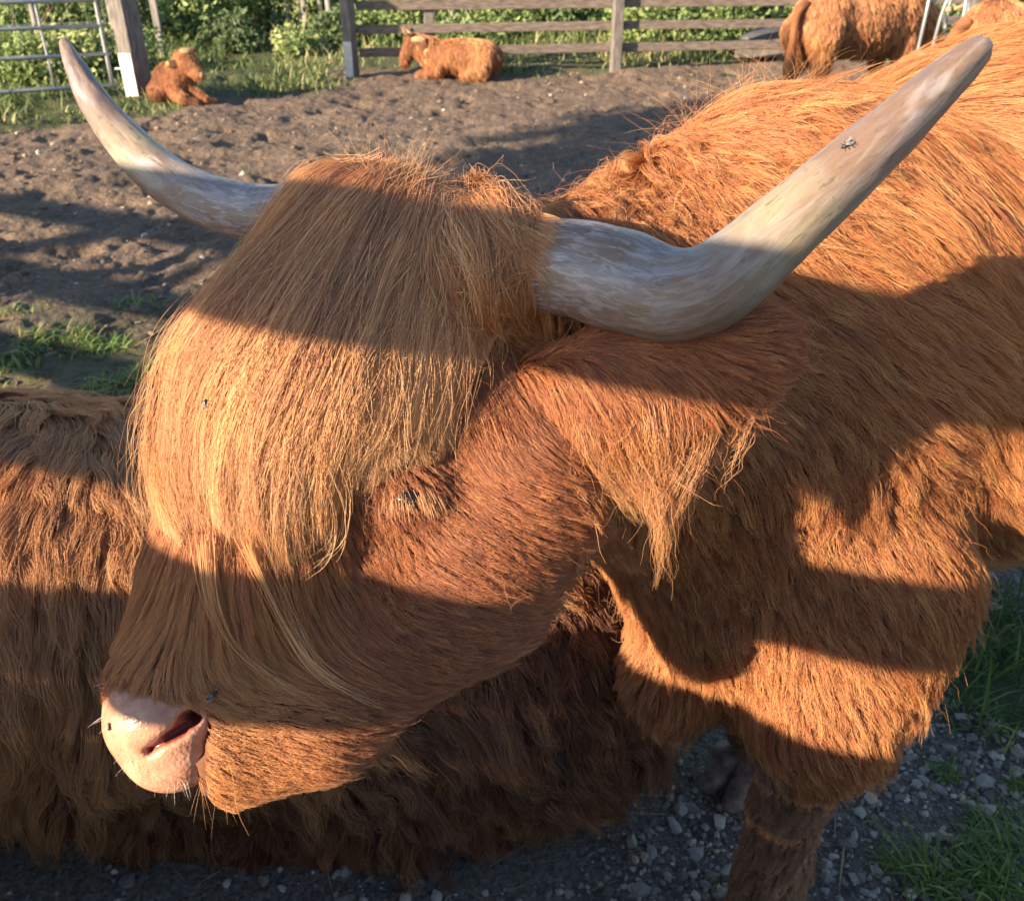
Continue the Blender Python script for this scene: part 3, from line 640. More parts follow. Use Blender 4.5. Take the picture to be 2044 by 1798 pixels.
# ---- forelock: long hair rooted over the poll and the forehead
fl_rows = [
 (700,400,-.6,1,.34,.55,.1),(760,380,-.35,1,.31,.6,.1),(640,430,-.9,.9,.33,.5,.1),(560,540,-.75,1,.30,.4,.1),(480,640,-.55,1,.27,.4,.1),(430,760,-.25,1,.23,.35,.1),(410,880,.0,1,.17,.3,.1),(420,1000,.25,1,.10,.3,.1),
 (600,700,-.38,1,.24,.35,.1),(560,880,-.12,1,.17,.3,.1),(520,1030,.12,1,.09,.3,.1),(700,880,.0,1,.07,.3,.15),(700,720,-.22,1,.14,.35,.1),(700,560,-.42,1,.22,.4,.1),(850,440,-.18,1,.27,.6,.1),(820,600,-.15,1,.18,.4,.2),
 (840,780,.05,1,.10,.35,.2),(870,880,.0,1,.05,.3,.2),(930,420,.22,1,.20,.5,.1),(950,560,.12,1,.13,.4,.3),(980,620,.3,1,.07,.4,.4),(880,390,.1,1,.26,.6,.1),(980,390,1,.35,.13,.5,.1),(800,345,-.1,1,.36,.7,.1),(880,335,1,.25,.15,.6,.1)]
cb_fl = Comb(body, fl_rows, .035)
fl_uv = [(620,420),(700,380),(760,350),(830,350),(900,380),(950,450),(700,500),(800,480),(880,560),(600,560),(950,600),(520,600),(640,680),(760,700),(850,700),(460,740),(560,800),(690,850),(800,850),(430,880),(520,950),(640,980),(440,1000),(740,940),(860,860)]
fl_w = [3,4,5,5,4,3,3,3,2.5,2.5,2,2,1.5,1.5,1.3,1.5,1,1,.8,.9,.7,.6,.6,.5,.6]
fl_h = [(body.hit(*a), b) for a, b in zip(fl_uv, fl_w)]; fl_pts = np.array([a for a, b in fl_h if a is not None]); fl_w = np.array([b for a, b in fl_h if a is not None])
def w_fl(p):
    d = np.linalg.norm(p[:, None]-fl_pts, axis=-1); return (np.exp(-(d/.035)**2)*fl_w).sum(1)*(d.min(1) < .07)
KEY = [[(800,340),(722,350),(640,392),(556,460),(462,560),(365,665),(322,750),(296,850),(292,950),(312,1040)],
 [(812,342),(720,356),(625,435),(540,545),(445,665),(378,785),(348,900),(352,1020),(378,1105)],
 [(825,348),(745,392),(645,512),(552,645),(475,775),(436,900),(430,1020),(455,1130)],
 [(838,358),(772,432),(682,572),(612,712),(553,842),(523,960),(520,1060),(548,1148)],
 [(852,366),(802,462),(732,602),(672,742),(627,860),(602,960),(594,1060),(608,1145)],
 [(862,376),(832,482),(782,622),(732,752),(702,860),(682,950),(668,1030)],
 [(872,382),(862,492),(832,622),(804,740),(796,850),(806,920),(822,965)],
 [(882,386),(896,492),(892,612),(884,720),(890,820),(898,890),(902,940)],
 [(890,384),(935,462),(965,550),(970,640),(955,730),(940,800)],
 [(897,378),(970,432),(1028,502),(1062,572),(1085,635)],
 [(892,370),(960,384),(1030,408),(1110,450)]]
def near_hit(U, V):
    r = nrm(ray(U, V)[None])[0]; t = np.linspace(.55, 1.4, 500); q = CAM+r*t[:, None]; d = body.raw(q); k = int(np.argmax(d < .001))
    if d[k] < .001: return q[k], 0.0
    k = int(d.argmin()); return q[k], float(d[k])
KG, KO = [], []
for row in KEY:
    uv = spl(row, 40); qs, ds = zip(*[near_hit(u, v) for u, v in uv]); qs = np.array(qs)
    for _ in range(3): qs[1:-1] = (qs[:-2]+qs[1:-1]*2+qs[2:])/4
    KG.append(qs); KO.append(ds)
KG = np.array(KG); KO = np.array(KO)
for r_i in range(len(KG)): KG[r_i] = KG[r_i]+np.array([1., .25, 0])*.006*(r_i-5)*np.exp(-(np.arange(40)/6.)**2)[:, None]
dens = np.array([1.3, 1.5, 1.6, 1.7, 1.7, 1.6, 1.4, 1.2, .9, .9, .6])
def forelock(N, seed=0):
    a = rng.choice(len(KEY)*40, N*2, p=np.repeat(dens, 40)/(dens.sum()*40))/40.+rng.random(N*2)/40; a = a[a < len(KEY)-1.001][:N]; N = len(a)
    lock = np.round(a*9+rng.standard_normal(N)*.35)/9; lw = rng.random(N); layer = rng.random(N)
    L_ = np.random.default_rng(3).random(4000); lk = (np.round(lock*9)).astype(int); n = 26; t = np.linspace(0, 1, n)[None]
    cl_ = L_[(np.round(a*2.6)*17).astype(int) % 4000]; t0 = np.where(rng.random(N) < .45, 0, rng.random(N)**1.6*.55)[:, None]; t1 = (1-.42*rng.random(N)**1.6-.20*L_[lk % 4000]**2-.10*cl_)[:, None]*(1-.45*rng.random(N)*(a > 7.6))[:, None]; tau = t0+(t1-t0)*t
    coarse = np.round(a*2.6+.5*np.sin(a*9))/2.6; at = a[:, None]+(lock-a)[:, None]*.8*t**.7+(coarse-a)[:, None]*(.30+.5*L_[((coarse*31).astype(int)) % 4000])[:, None]*t**1.1
    wv = (L_[(lk*7) % 4000]-.5)[:, None]; at = at+wv*1.15*np.sin(tau*5+L_[(lk*13) % 4000][:, None]*6)*t+rng.standard_normal((N, 1))*.09*t
    at = at+(rng.standard_normal((N, 1))*.30+(L_[(lk*11) % 4000][:, None]-.5)*1.5)*(1-t)**2.5; at = np.clip(at, 0, len(KEY)-1.001); i = at.astype(int); f = (at-i)[..., None]; k = np.clip(tau*39, 0, 38.999); j = k.astype(int); g = (k-j)[..., None]
    q = (KG[i, j]*(1-f)+KG[i+1, j]*f)*(1-g)+(KG[i, j+1]*(1-f)+KG[i+1, j+1]*f)*g
    # thickness: hairs lie in depth layers over the skull, tucked in again at the ends
    prof = np.minimum(1, tau*5)*(1-.65*np.clip((tau-.55)/.45, 0, 1)); lift = ((.004+.024*layer+.010*(L_[(lk*3) % 4000]-.3))[:, None])*prof
    d = body(q); G_ = body.grad(q.reshape(-1, 3)).reshape(q.shape); q = q+G_*(np.maximum(lift-d, 0))[..., None]
    ph = rng.random((N, 1, 3))*6.28; q = q+np.sin(ph+t[..., None]*(7+6*rng.random((N, 1, 1))))*(.0016+.0012*rng.random((N, 1, 1)))*t[..., None]
    w = (rng.random(N) < .045)[:, None, None]; q = q+(1-t[..., None])**4*rng.standard_normal((N, 1, 3))*.006; q = q+w*rng.standard_normal((N, 1, 3))*.014*t[..., None]+w*np.sin(ph*2+t[..., None]*9)*.006*t[..., None]
    ti = (L_[(lk*5) % 4000]-.5)*2.0+rng.standard_normal(N)*.5-.5*np.clip(a-9.2, 0, 2)
    return q, ti
q_, ti_ = forelock(int(70000*FUR)); curves('forelock', q_, .00026*(.7+.6*rng.random(len(q_))), M_fore, cow, ti_)

# ---- ear fur and the long fringe under it
ear_rows = [(1150,700,1,-.05,.028,.3,0),(1300,690,1,-.05,.03,.35,0),(1450,680,1,-.05,.026,.4,0),(1540,640,1,-.1,.022,.5,0),(1540,720,.8,.7,.026,.5,0),(1160,800,.5,1,.04,.3,.2),(1250,800,.35,1,.045,.3,.2),(1350,800,.5,1,.045,.3,.2),(1450,760,.9,.7,.04,.35,.1),(1250,860,.3,1,.06,.3,.4),(1350,840,.3,1,.05,.3,.4)]
cb_e = Comb(ear, ear_rows, .03)
coat('ear_fur', ear, (ev, eq), cb_e, ear_o, M_face, 52000, per=14, n=8, rad=.00021, clump=.4, frizz=.001, noise=.3, nsc=22)
def w_fr(p): s = (p-P(1300, 830, .86)); return np.exp(-((s@UPV)/.022)**2)
fr_rows = [(1180,800,.4,1,.09,.3,.5),(1250,850,.25,1,.10,.3,.5),(1330,850,.2,1,.075,.3,.5),(1430,790,.05,1,.19,.3,.5),(1500,740,.5,1,.05,.4,.5)]
coat('ear_fringe', ear, (ev, eq), Comb(ear, fr_rows, .03), ear_o, M_fore, 5200, per=40, n=14, rad=.00022, wfun=w_fr, clump=.42, frizz=.0012, noise=.16, nsc=6, tint=-.6, gl=.65, cur=.002, wild=.03, lmul=1.05)

# ---- lashes and whiskers
def bristles(name, rows, mat, parent, N, L, spread, rad, fld):
    rows = [r for r in rows if fld.hit(r[0], r[1]) is not None]; r0 = np.array([fld.hit(u, v) for u, v, *_ in rows]); dv = np.array([idir(a, b) for _, _, a, b in rows])
    i = rng.integers(0, len(rows), N); p = r0[i]+rng.standard_normal((N, 3))*.003; p -= fld.grad(p)*fld(p)[:, None]
    d = nrm(dv[i]+fld.grad(p)*.6+rng.standard_normal((N, 3))*spread); l = L*(.5+rng.random((N, 1))); t = np.linspace(0, 1, 6)[None, :, None]
    pth = p[:, None]+d[:, None]*t*l[:, None]+np.array([0, 0, -1.])*(t*t)*l[:, None]*.25
    return curves(name, pth, np.full(N, rad), mat, parent, rng.standard_normal(N)*.5, .8)
bristles('eyelashes', [(x, 965+abs(x-815)*.12, .15, 1) for x in range(765, 870, 6)], M_fore, cow, 260, .02, .15, .0003, body)
bristles('whiskers', [(212,1372,-1,.05),(206,1400,-1,.15),(208,1430,-1,.3),(216,1460,-1,.6),(235,1490,-1,.8),(262,1515,-.8,.8),(300,1535,-.4,1),(335,1553,0,1),(362,1560,.3,1)], M_white, cow, 26, .011, .3, .00015, nose)
bristles('chin_whiskers', [(400,1560,.4,1),(450,1590,.5,1),(520,1600,.6,1),(380,1550,.2,1)], M_fore, cow, 12, .022, .35, .00012, body)

# ---- single locks and flyaway hairs
def wisps(name, rows, mat, parent, rad=.0003, tint=.6):
    P_, R_ = [], []
    for pts, cnt, w0, w1, off0, off1 in rows:
        h = []
        for i, (u, v) in enumerate(pts):
            q = body.hit(u, v); vv = v
            while q is None and not h: vv += 8; q = body.hit(u, vv)
            if q is None: q = h[-1]+idir(u-pts[i-1][0], v-pts[i-1][1])*math.hypot(u-pts[i-1][0], v-pts[i-1][1])*.82/FPX
            h.append(q)
        h = [q+body.grad(q[None])[0]*(off0+(off1-off0)*i/(len(h)-1)) for i, q in enumerate(h)]
        g = spl(h, 18); t = np.linspace(0, 1, 18)[None, :, None]; o = rng.standard_normal((cnt, 1, 3))
        cut = 1-.45*rng.random((cnt, 1, 1))**2
        idx = np.linspace(0, 17, 18)[None]*cut[:, :, 0]; i0 = np.minimum(idx.astype(int), 16); f = (idx-i0)[..., None]
        P_.append(g[i0]*(1-f)+g[i0+1]*f+o*(w0+(w1-w0)*t)+np.sin(rng.random((cnt, 1, 3))*6.28+t*4)*.003*t)
    P_ = np.concatenate(P_); return curves(name, P_, rad*(.7+.6*rng.random(len(P_))), mat, parent, tint+rng.standard_normal(len(P_))*.5)
wl = [([(430,1080),(436,1200),(484,1310),(640,1412)], 34, .005, .0015, .018, .006), ([(500,1080),(560,1230),(640,1345),(760,1400)], 40, .006, .002, .018, .008),
 ([(640,900),(668,990),(650,1080),(600,1130)], 22, .008, .006, .02, .012)]
wisps('forelock_wisps', wl, M_fore, cow)
# flyaways standing off the crown and the topline
def fly_away(name, uv, N, L, up, mat, tint):
    p0 = [body.hit(u, v) for u, v in uv]; p0 = np.array([q for q in p0 if q is not None]); i = rng.integers(0, len(p0), N); p = p0[i]+rng.standard_normal((N, 3))*.015; p -= body.grad(p)*body(p)[:, None]
    d = nrm(body.grad(p)*.5+np.array([0, 0, up])+rng.standard_normal((N, 3))*.7); e = nrm(rng.standard_normal((N, 3))); t = np.linspace(0, 1, 12)[None, :, None]; l = (L*(.4+rng.random(N)))[:, None, None]
    q = p[:, None]+l*(d[:, None]*t+e[:, None]*.45*t*t+np.array([0, 0, -1.])*.25*t**2); return curves(name, q, np.full(N, .00016), mat, cow, tint+rng.standard_normal(N)*.4)
fly_away('crown_flyaways', [(u, 362+abs(u-820)*.1) for u in range(700, 960, 20)], 160, .045, .6, M_fore, .2)
fly_away('back_flyaways', [(1120, 372), (1200, 350), (1250, 330), (1300, 310), (1380, 280), (1450, 245), (1500, 230), (1580, 200), (1620, 180), (1650, 170), (1750, 140), (1850, 120), (1950, 100)], 300, .08, .3, M_body, .5)
fly_away('fringe_flyaways', [(480, 700), (440, 820), (430, 900), (450, 760), (520, 640)], 90, .05, .2, M_fore, .2)

# tousled hair over the crown
fly_away('crown_tangle', [(u, 375+abs(u-860)*.3) for u in range(760, 960, 14)], 1100, .05, -.3, M_fore, -.2)

# ---- hair lapping over the root of the near horn
scalp = Field(.02); scalp.pr = [t for t in body.pr]; scalp.cone(P(960, 535, .90), P(1060, 530, .86), 84*.90/FPX, 90*.86/FPX, .01); scalp.cone(P(1060, 530, .86), P(1150, 537, .84), 90*.86/FPX, 97*.84/FPX, .01)
def lap(rows, N, rad, tint):
    K = []
    for row in rows:
        h = []
        for u, v in spl(row, 12):
            q = scalp.hit(u, v); vv = v
            while q is None and not h: vv += 6; q = scalp.hit(u, vv)
            h.append(q if q is not None else h[-1])
        K.append(spl(np.array(h)[[0, 2, 4, 6, 8, 10, 11]], 20))
    K = np.array(K); a = rng.random(N)*(len(K)-1.001); n = 16; t = np.linspace(0, 1, n)[None]; e = (.40+.60*rng.random(N)**2.2)[:, None]; lockn = np.round(a*7)/7+rng.standard_normal(N)*.03
    at = np.clip(a[:, None]+(lockn-a)[:, None]*.8*t+rng.standard_normal((N, 1))*(.10+.22*t), 0, len(K)-1.001); i = at.astype(int); f = (at-i)[..., None]; k = np.clip(t*e*19, 0, 18.999); j = k.astype(int); g = (k-j)[..., None]
    q = (K[i, j]*(1-f)+K[i+1, j]*f)*(1-g)+(K[i, j+1]*(1-f)+K[i+1, j+1]*f)*g
    to = nrm(CAM-q); lift = (.004+.012*rng.random((N, 1, 1)))*np.minimum(1, t*4)[..., None]*(1-.5*t)[..., None]; q = q+(to*.6+np.array([0, 0, .5]))*lift
    q = q+np.sin(rng.random((N, 1, 3))*6.28+t[..., None]*8)*.0012*t[..., None]+rng.standard_normal((N, 1, 3))*.003*(1-t[..., None])
    return curves('horn_root_hair', q, rad*(.7+.6*rng.random(N)), M_fore, cow, tint+rng.standard_normal(N)*.55)
lap([[(880,372),(950,392),(1030,415),(1090,436),(1135,452)], [(885,385),(950,425),(1020,455),(1070,480),(1110,500)], [(890,400),(950,460),(1010,505),(1060,545),(1095,575)], [(895,420),(945,500),(990,560),(1030,610),(1060,650)], [(890,440),(925,520),(955,600),(985,670),(1010,720)], [(880,460),(900,560),(915,640),(930,710),(945,760)]], 3400, .00024, -.15)
# ================================================================== the other cattle
def gcomb(fld, main, L, lift=.3, grav=.7, extra=()):
    """combing by world direction only"""
    class G:
        def __call__(s, x):
            v = np.tile(nrm(np.array(main, float)), (len(x), 1)); q = np.tile([L, lift, grav], (len(x), 1)).astype(float); return v, q
    return G()
# ---- second cow, lying down beside the first
lc = empty('lying_cow', (-.75, 1.35, 0), 'dark shaggy brown cow lying on the ground just behind the big cow', 'cow')
lf = Field(.10)
lf.ell((-.95, 1.35, .36), (.85, .37, .375), rz=-.05); lf.ell((-.90, 1.22, .40), (.70, .25, .27), rz=-.05); lf.ell((-.30, 1.33, .31), (.50, .33, .29), rz=-.12); lf.ell((.04, 1.30, .26), (.26, .24, .22))
lf.ell((-.18, 1.19, .17), (.36, .15, .15), rz=-.1); lf.ell((-1.15, 1.20, .16), (.45, .16, .16)); lf.cone((-.25, 1.12, .10), (-.66, 1.10, .07), .08, .055)
lf.cone((-1.55, 1.36, .48), (-1.95, 1.28, .66), .25, .19); lf.cone((-1.98, 1.25, .70), (-2.22, 1.02, .50), .14, .085, .05)
lf.cut.append(lambda p: .004-p[..., 2]); lf.bake((-2.5, .7, -.03), (.55, 1.95, 1.05), .016); lv, lq = lf.nets()
mesh_np('body', lv, lq, M_skin_dark, lc)
l_rows = [(60,780,-.3,-.8,.08,.25,.1),(150,780,.1,-1,.08,.25,.0),(230,800,.5,-.8,.08,.25,.1),(150,830,.7,.5,.12,.25,.3),(200,900,.1,1,.22,.3,.5),(100,880,-.3,1,.24,.35,.5),(20,880,-.2,1,.24,.35,.5),(270,900,.4,1,.20,.35,.5),
 (100,1050,0,1,.20,.3,.5),(240,1080,.1,1,.20,.3,.5),(60,1250,0,1,.17,.3,.6),(220,1300,.1,1,.17,.3,.6),(100,1500,-.1,1,.13,.3,.6),(300,1550,.1,1,.13,.3,.6),(500,1650,.0,1,.12,.4,.6),(700,1650,.1,1,.12,.4,.6),
 (850,1500,.3,1,.12,.5,.4),(950,1400,.4,1,.11,.6,.3),(1050,1250,.2,1,.10,.5,.4),(1120,1220,.5,1,.10,.5,.4),(1180,1350,.6,.9,.10,.5,.5),(900,1300,.2,1,.11,.4,.5),(780,1450,.6,.7,.11,.6,.3)]
cb_l = Comb(lf, l_rows, .08, base=[((-.9, 1.7, .4), (0, .3, -1), (.15, .3, .6)), ((-2.1, 1.1, .7), (-.5, -.6, -.6), (.06, .3, .3))])
def w_l(p): g = lf.grad(p); d = (g*nrm(CAM-p)).sum(-1); return np.where(d > -.3, 1.0, .25)*np.where(p[:, 2] < .03, 0, 1)*np.where(p[:, 0] < -1.4, .35, 1)
coat('shaggy_fur', lf, (lv, lq), cb_l, lc, M_dark, 130000, per=34, n=12, rad=.00040, wfun=w_l, clump=.5, frizz=.003, noise=.42, nsc=7, cur=.006, wild=.04, sup=(8, .5, .012), cfreq=1.6, tintf=lambda p: 1.6*np.clip((p[:, 2]-.25)/.15, 0, 1)*np.clip((-p[:, 0]-.2)/.15, 0, 1)-.2)  # hair on the high left flank tinted lighter to brighten the sunlit band
lfv = Field(); lfv.ell((-2.235, .985, .485), (.05, .05, .045)); lfv.bake((-2.33, .9, .4), (-2.13, 1.08, .57), .006); mesh_np('nose', *lfv.nets(), simple('lying_cow_nose', (.42, .26, .2), .45, .2, 40), lc)
for a, b, c in (((-2.08, 1.10, .80), (-2.02, .92, .92), (-2.0, .86, 1.06)), ((-1.90, 1.38, .84), (-1.82, 1.56, .94), (-1.80, 1.62, 1.08))): mesh_np('horn', *tube(spl([a, b, c], 24), np.linspace(.028, .006, 24), 16), simple('pale_horn', (.42, .38, .32), .5, .2, 20), lc)

M_far = hair_mat('far_cow_hair', (.18, .058, .02), (.46, .18, .06), (.70, .38, .16), spec=.08)
M_farskin = simple('ginger_hide', (.28, .105, .040), .9, .4, 6)
M_tan = simple('pale_tan_hide', (.42, .28, .15), .9, .3, 10)
M_tagy = simple('yellow_ear_tag', (.45, .34, .10), .5, .1, 10)
def far_cow(name, loc, label, fill, h, fur, L, flow, group=None, tintf=None, rad=.0022, cat='cow', skin=None):
    e = empty(name, loc, label, cat, group); f = Field(.06); lo, hi = fill(f); f.bake(lo, hi, h); v, q = f.nets(); mesh_np('body', v, q, skin or M_farskin, e)
    coat('fur', f, (v, q), gcomb(f, flow, L, .3, .8), e, M_far, fur, per=14, n=5, rad=rad, clump=.35, frizz=.002, noise=.35, nsc=3, tintf=tintf); return e, f
def blob(name, parent, mat, c, r, rz=0, h=None, M=None):
    f = Field(); f.ell(c, r, rz, M=M); m = max(r)*1.3; f.bake(np.array(c)-m, np.array(c)+m, h or m/9); return mesh_np(name, *f.nets(), mat, parent)
# calf lying by the gate post, facing right
B = np.array([-3.42, 9.95, 0])
def calf(f):
    f.ell(B+(-.16, .14, .20), (.20, .34, .19), rz=.35); f.ell(B+(-.02, -.08, .23), (.16, .18, .18)); f.cone(B+(.0, -.10, .30), B+(.07, -.14, .42), .12, .10)
    f.ell(B+(.11, -.17, .43), (.105, .10, .10), k=.05); f.cone(B+(.12, -.19, .40), B+(.235, -.27, .325), .098, .062, .04); f.cone(B+(.23, -.265, .325), B+(.262, -.285, .305), .058, .052, .02)
    f.cone(B+(-.04, -.22, .14), B+(.08, -.38, .07), .08, .058, .03); f.cone(B+(.08, -.38, .07), B+(.20, -.34, .045), .06, .045, .02); f.cone(B+(.12, -.16, .12), B+(.27, -.26, .06), .07, .05, .03); f.cone(B+(.27, -.26, .055), B+(.34, -.22, .04), .045, .035, .02)
    f.ell(B+(-.28, .02, .11), (.13, .20, .11), rz=.3)
    f.cut.append(lambda p: .003-p[..., 2]-0); return B+(-.55, -.6, -.03), B+(.55, .65, .68)
e, f = far_cow('calf', B, 'small ginger calf with a yellow ear tag lying beside the gate post', calf, .014, 12000, .035, (.2, -.1, -1), cat='calf', rad=.0014, tintf=lambda p: -1.6*np.clip((B[0]-.02-p[:, 0])/.12, 0, 1)*(p[:, 2] < .36)-.9*(p[:, 2] > .36)*(p[:, 0] > B[0]+.10)*(p[:, 2] < .42))
blob('ear', e, M_skin_dark, B+(.01, -.25, .40), (.075, .025, .045)); blob('ear', e, M_farskin, B+(.15, -.05, .51), (.05, .05, .03)); blob('ear_tag', e, M_tagy, B+(-.045, -.262, .405), (.022, .010, .022))
blob('nose', e, M_tan, B+(.292, -.30, .305), (.026, .040, .034)); blob('eye', e, m_eye, B+(.185, -.268, .415), (.013, .010, .012)); blob('fringe', e, M_tan, B+(.14, -.20, .515), (.07, .06, .035))
# cow lying in front of the rail fence, head to the left and turned away
B2 = np.array([-.72, 12.02, 0])
def ly(f):
    f.ell(B2+(.10, 0, .22), (.50, .27, .22)); f.ell(B2+(.36, -.02, .22), (.24, .25, .20)); f.cone(B2+(-.30, .0, .30), B2+(-.50, .02, .38), .17, .12)
    f.cone(B2+(-.50, .0, .40), B2+(-.60, .04, .24), .105, .075, .03); f.cone(B2+(-.60, .03, .22), B2+(-.62, .02, .17), .07, .06, .02); f.cone(B2+(-.2, -.22, .1), B2+(-.42, -.2, .05), .08, .05)
    f.cone(B2+(.35, -.24, .10), B2+(.12, -.27, .05), .09, .05); f.cut.append(lambda p: .003-p[..., 2]); return B2+(-.85, -.45, -.03), B2+(.75, .4, .65)
e, f = far_cow('lying_cow', B2, 'ginger cow with a tan rump lying in front of the far rail fence', ly, .02, 9000, .06, (.3, -.1, -1), rad=.002, tintf=lambda p: 1.6*np.exp(-((p[:, 0]-B2[0]-.30)/.12)**2)*(p[:, 2] < .42)-1.6*(p[:, 0]-B2[0] > .46)-1.3*(p[:, 0]-B2[0] < -.50))
blob('ear', e, M_tan, B2+(-.42, -.13, .44), (.10, .03, .04)); blob('ear_tag', e, M_tagy, B2+(-.33, -.16, .30), (.035, .012, .045)); blob('ear', e, M_farskin, B2+(-.36, -.14, .35), (.06, .03, .10))
for s in (-1, 1): mesh_np('horn', *tube(spl([B2+(-.52, s*.08, .47), B2+(-.58, s*.14, .52), B2+(-.62, s*.12, .58)], 10), np.linspace(.022, .008, 10), 8), M_tan, e)
# two standing cows at the ring feeder
def stand(B, a, s):
    ca, sa = math.cos(a), math.sin(a); T = lambda x, y, z: B+np.array([ca*x-sa*y, sa*x+ca*y, z])*s
    def fill(f):
        f.ell(T(0, 0, .76), (.62*s, .28*s, .30*s), rz=a); f.ell(T(-.48, 0, .80), (.28*s, .25*s, .27*s), rz=a); f.ell(T(.45, 0, .76), (.30*s, .25*s, .30*s), rz=a); f.cone(T(.6, 0, .85), T(.92, .02, .72), .20*s, .15*s)
        f.cone(T(.92, .02, .72), T(1.14, .03, .50), .13*s, .08*s)
        for y in (-.15, .15):
            f.cone(T(-.60, y, .66), T(-.56, y, .42), .17*s, .09*s); f.cone(T(-.56, y, .42), T(-.66, y, .30), .075*s, .05*s, .03); f.cone(T(-.66, y, .30), T(-.64, y, .03), .045*s, .045*s, .02)
            f.cone(T(.50, y, .55), T(.50, y, .30), .11*s, .06*s); f.cone(T(.50, y, .30), T(.50, y, .03), .048*s, .046*s, .02)
        f.cut.append(lambda p: .003-p[..., 2]); m = 1.4*s; return np.array([B[0]-m, B[1]-m*.55-abs(sa)*.8, -.03]), np.array([B[0]+m, B[1]+m*.55+abs(sa)*.8, 1.25*s])
    return fill, T
S1 = np.array([3.45, 9.75, 0]); fl, T = stand(S1, .5, 1.05)
e, f = far_cow('standing_cow', S1, 'ginger cow standing side-on with tail to the left, left of the ring feeder', fl, .03, 22000, .07, (.1, -.1, -1), rad=.0024)
mesh_np('tail', *tube(spl([T(-.74, -.02, .92), T(-.84, -.03, .82), T(-.85, -.03, .5), T(-.87, -.04, .22)], 24), np.interp(np.linspace(0, 1, 24), [0, .5, .8, 1], [.05, .035, .06, .02]), 14), M_farskin, e)
for y in (-.15, .1):
    mesh_np('horn', *tube(spl([T(.98, y*.8, .82), T(1.0, y*2, .86), T(1.04, y*2.6, .98)], 12), np.linspace(.03, .008, 12), 10), M_tan, e)
S2 = np.array([4.22, 7.7, 0]); fl, T = stand(S2, .22, 1.02)
e, f = far_cow('standing_cow', S2, 'ginger cow half cut off by the right edge, right of the ring feeder', fl, .03, 20000, .07, (.1, -.1, -1), rad=.0024)
mesh_np('tail', *tube(spl([T(-.74, -.02, .92), T(-.84, -.03, .82), T(-.85, -.03, .5), T(-.87, -.04, .22)], 24), np.interp(np.linspace(0, 1, 24), [0, .5, .8, 1], [.05, .035, .06, .02]), 14), M_farskin, e)

# ---------------------------------------------------------------- flies
M_fly = simple('fly_body', (.015, .018, .022), .3, .2, 300); mw, _, nw, Lw, bw = newmat('fly_wing'); bw.inputs['Base Color'].default_value = (.25, .25, .27, 1); bw.inputs['Roughness'].default_value = .2; bw.inputs['Alpha'].default_value = .35
def fly(p, n, hd, label, s=1.0):
    n = nrm(n); hd = nrm(hd-(hd@n)*n); sd = np.cross(n, hd); p = p+n*.0022*s; e = empty('fly', p, label, 'fly'); M = np.stack([hd, sd, n])
    f = Field(.001); f.ell(p-hd*.0022*s, np.array([.0038, .0019, .0018])*s, M=M); f.ell(p+hd*.0018*s, np.array([.0022, .002, .002])*s, M=M); f.ell(p+hd*.0042*s, np.array([.0013, .0016, .0013])*s, M=M)
    f.bake(p-.009*s, p+.009*s, .0006*s); mesh_np('body', *f.nets(), M_fly, e)
    for k in (-1, 1):
        a = p+n*.0018*s+hd*.001*s; b = nrm(-hd+sd*k*.42); c = np.cross(n, b); V = [a, a+b*.004*s+c*.0016*s, a+b*.0078*s+c*.0008*s, a+b*.0078*s-c*.0010*s, a+b*.004*s-c*.0016*s]
        mesh_np('wing', np.array(V), np.array([[0, 1, 2, 3, 4]]), mw, e, False)
        for j in (-1, 0, 1):
            b0 = p+hd*.002*j*s+sd*k*.001*s; stick_ = spl([b0, b0+sd*k*.003*s+n*.0008*s+hd*.001*j*s, b0+sd*k*.0042*s-n*.0022*s+hd*.0018*j*s], 6); mesh_np('leg', *tube(stick_, np.full(6, .00022*s), 5), M_fly, e)
def on_horn(U, V):
    q = np.array([CAM+(p-CAM) for p in hp_r]); r_ = nrm(ray(U, V)[None])[0]; d = np.linalg.norm((q-CAM)-((q-CAM)@r_)[:, None]*r_, axis=1); c = q[d.argmin()]; b = (c-CAM)@r_; rr = .0305; off = np.linalg.norm(CAM+r_*b-c)
    p = CAM+r_*(b-math.sqrt(max(rr**2-off**2, 1e-6))); return p, nrm(p-c)
p, n_ = on_horn(1692, 292); fly(p, n_, idir(-1, .35), 'fly with pale wings resting on the right-hand horn', 1.0)
g_ = P(424, 1389, 0); p = body.hit(424, 1389); n_ = body.grad(p[None])[0]; fly(p+n_*.010, n_, idir(.8, -.6), 'bluish fly sitting on the fur above the near nostril')
p = body.hit(476, 826); n_ = body.grad(p[None])[0]; fly(p+n_*.043, n_, idir(.1, -1), 'small fly caught in the sunlit forelock', .8)
p = nose.hit(218, 1450); n_ = nose.grad(p[None])[0]; fly(p-n_*.001, n_, idir(.3, 1), 'dark fly on the front edge of the pink nose', .6)
p = lf.hit(16, 1198); n_ = lf.grad(p[None])[0]; fly(p+n_*.05, n_, idir(-1, 0), 'fly on the flank of the lying cow at the left edge')
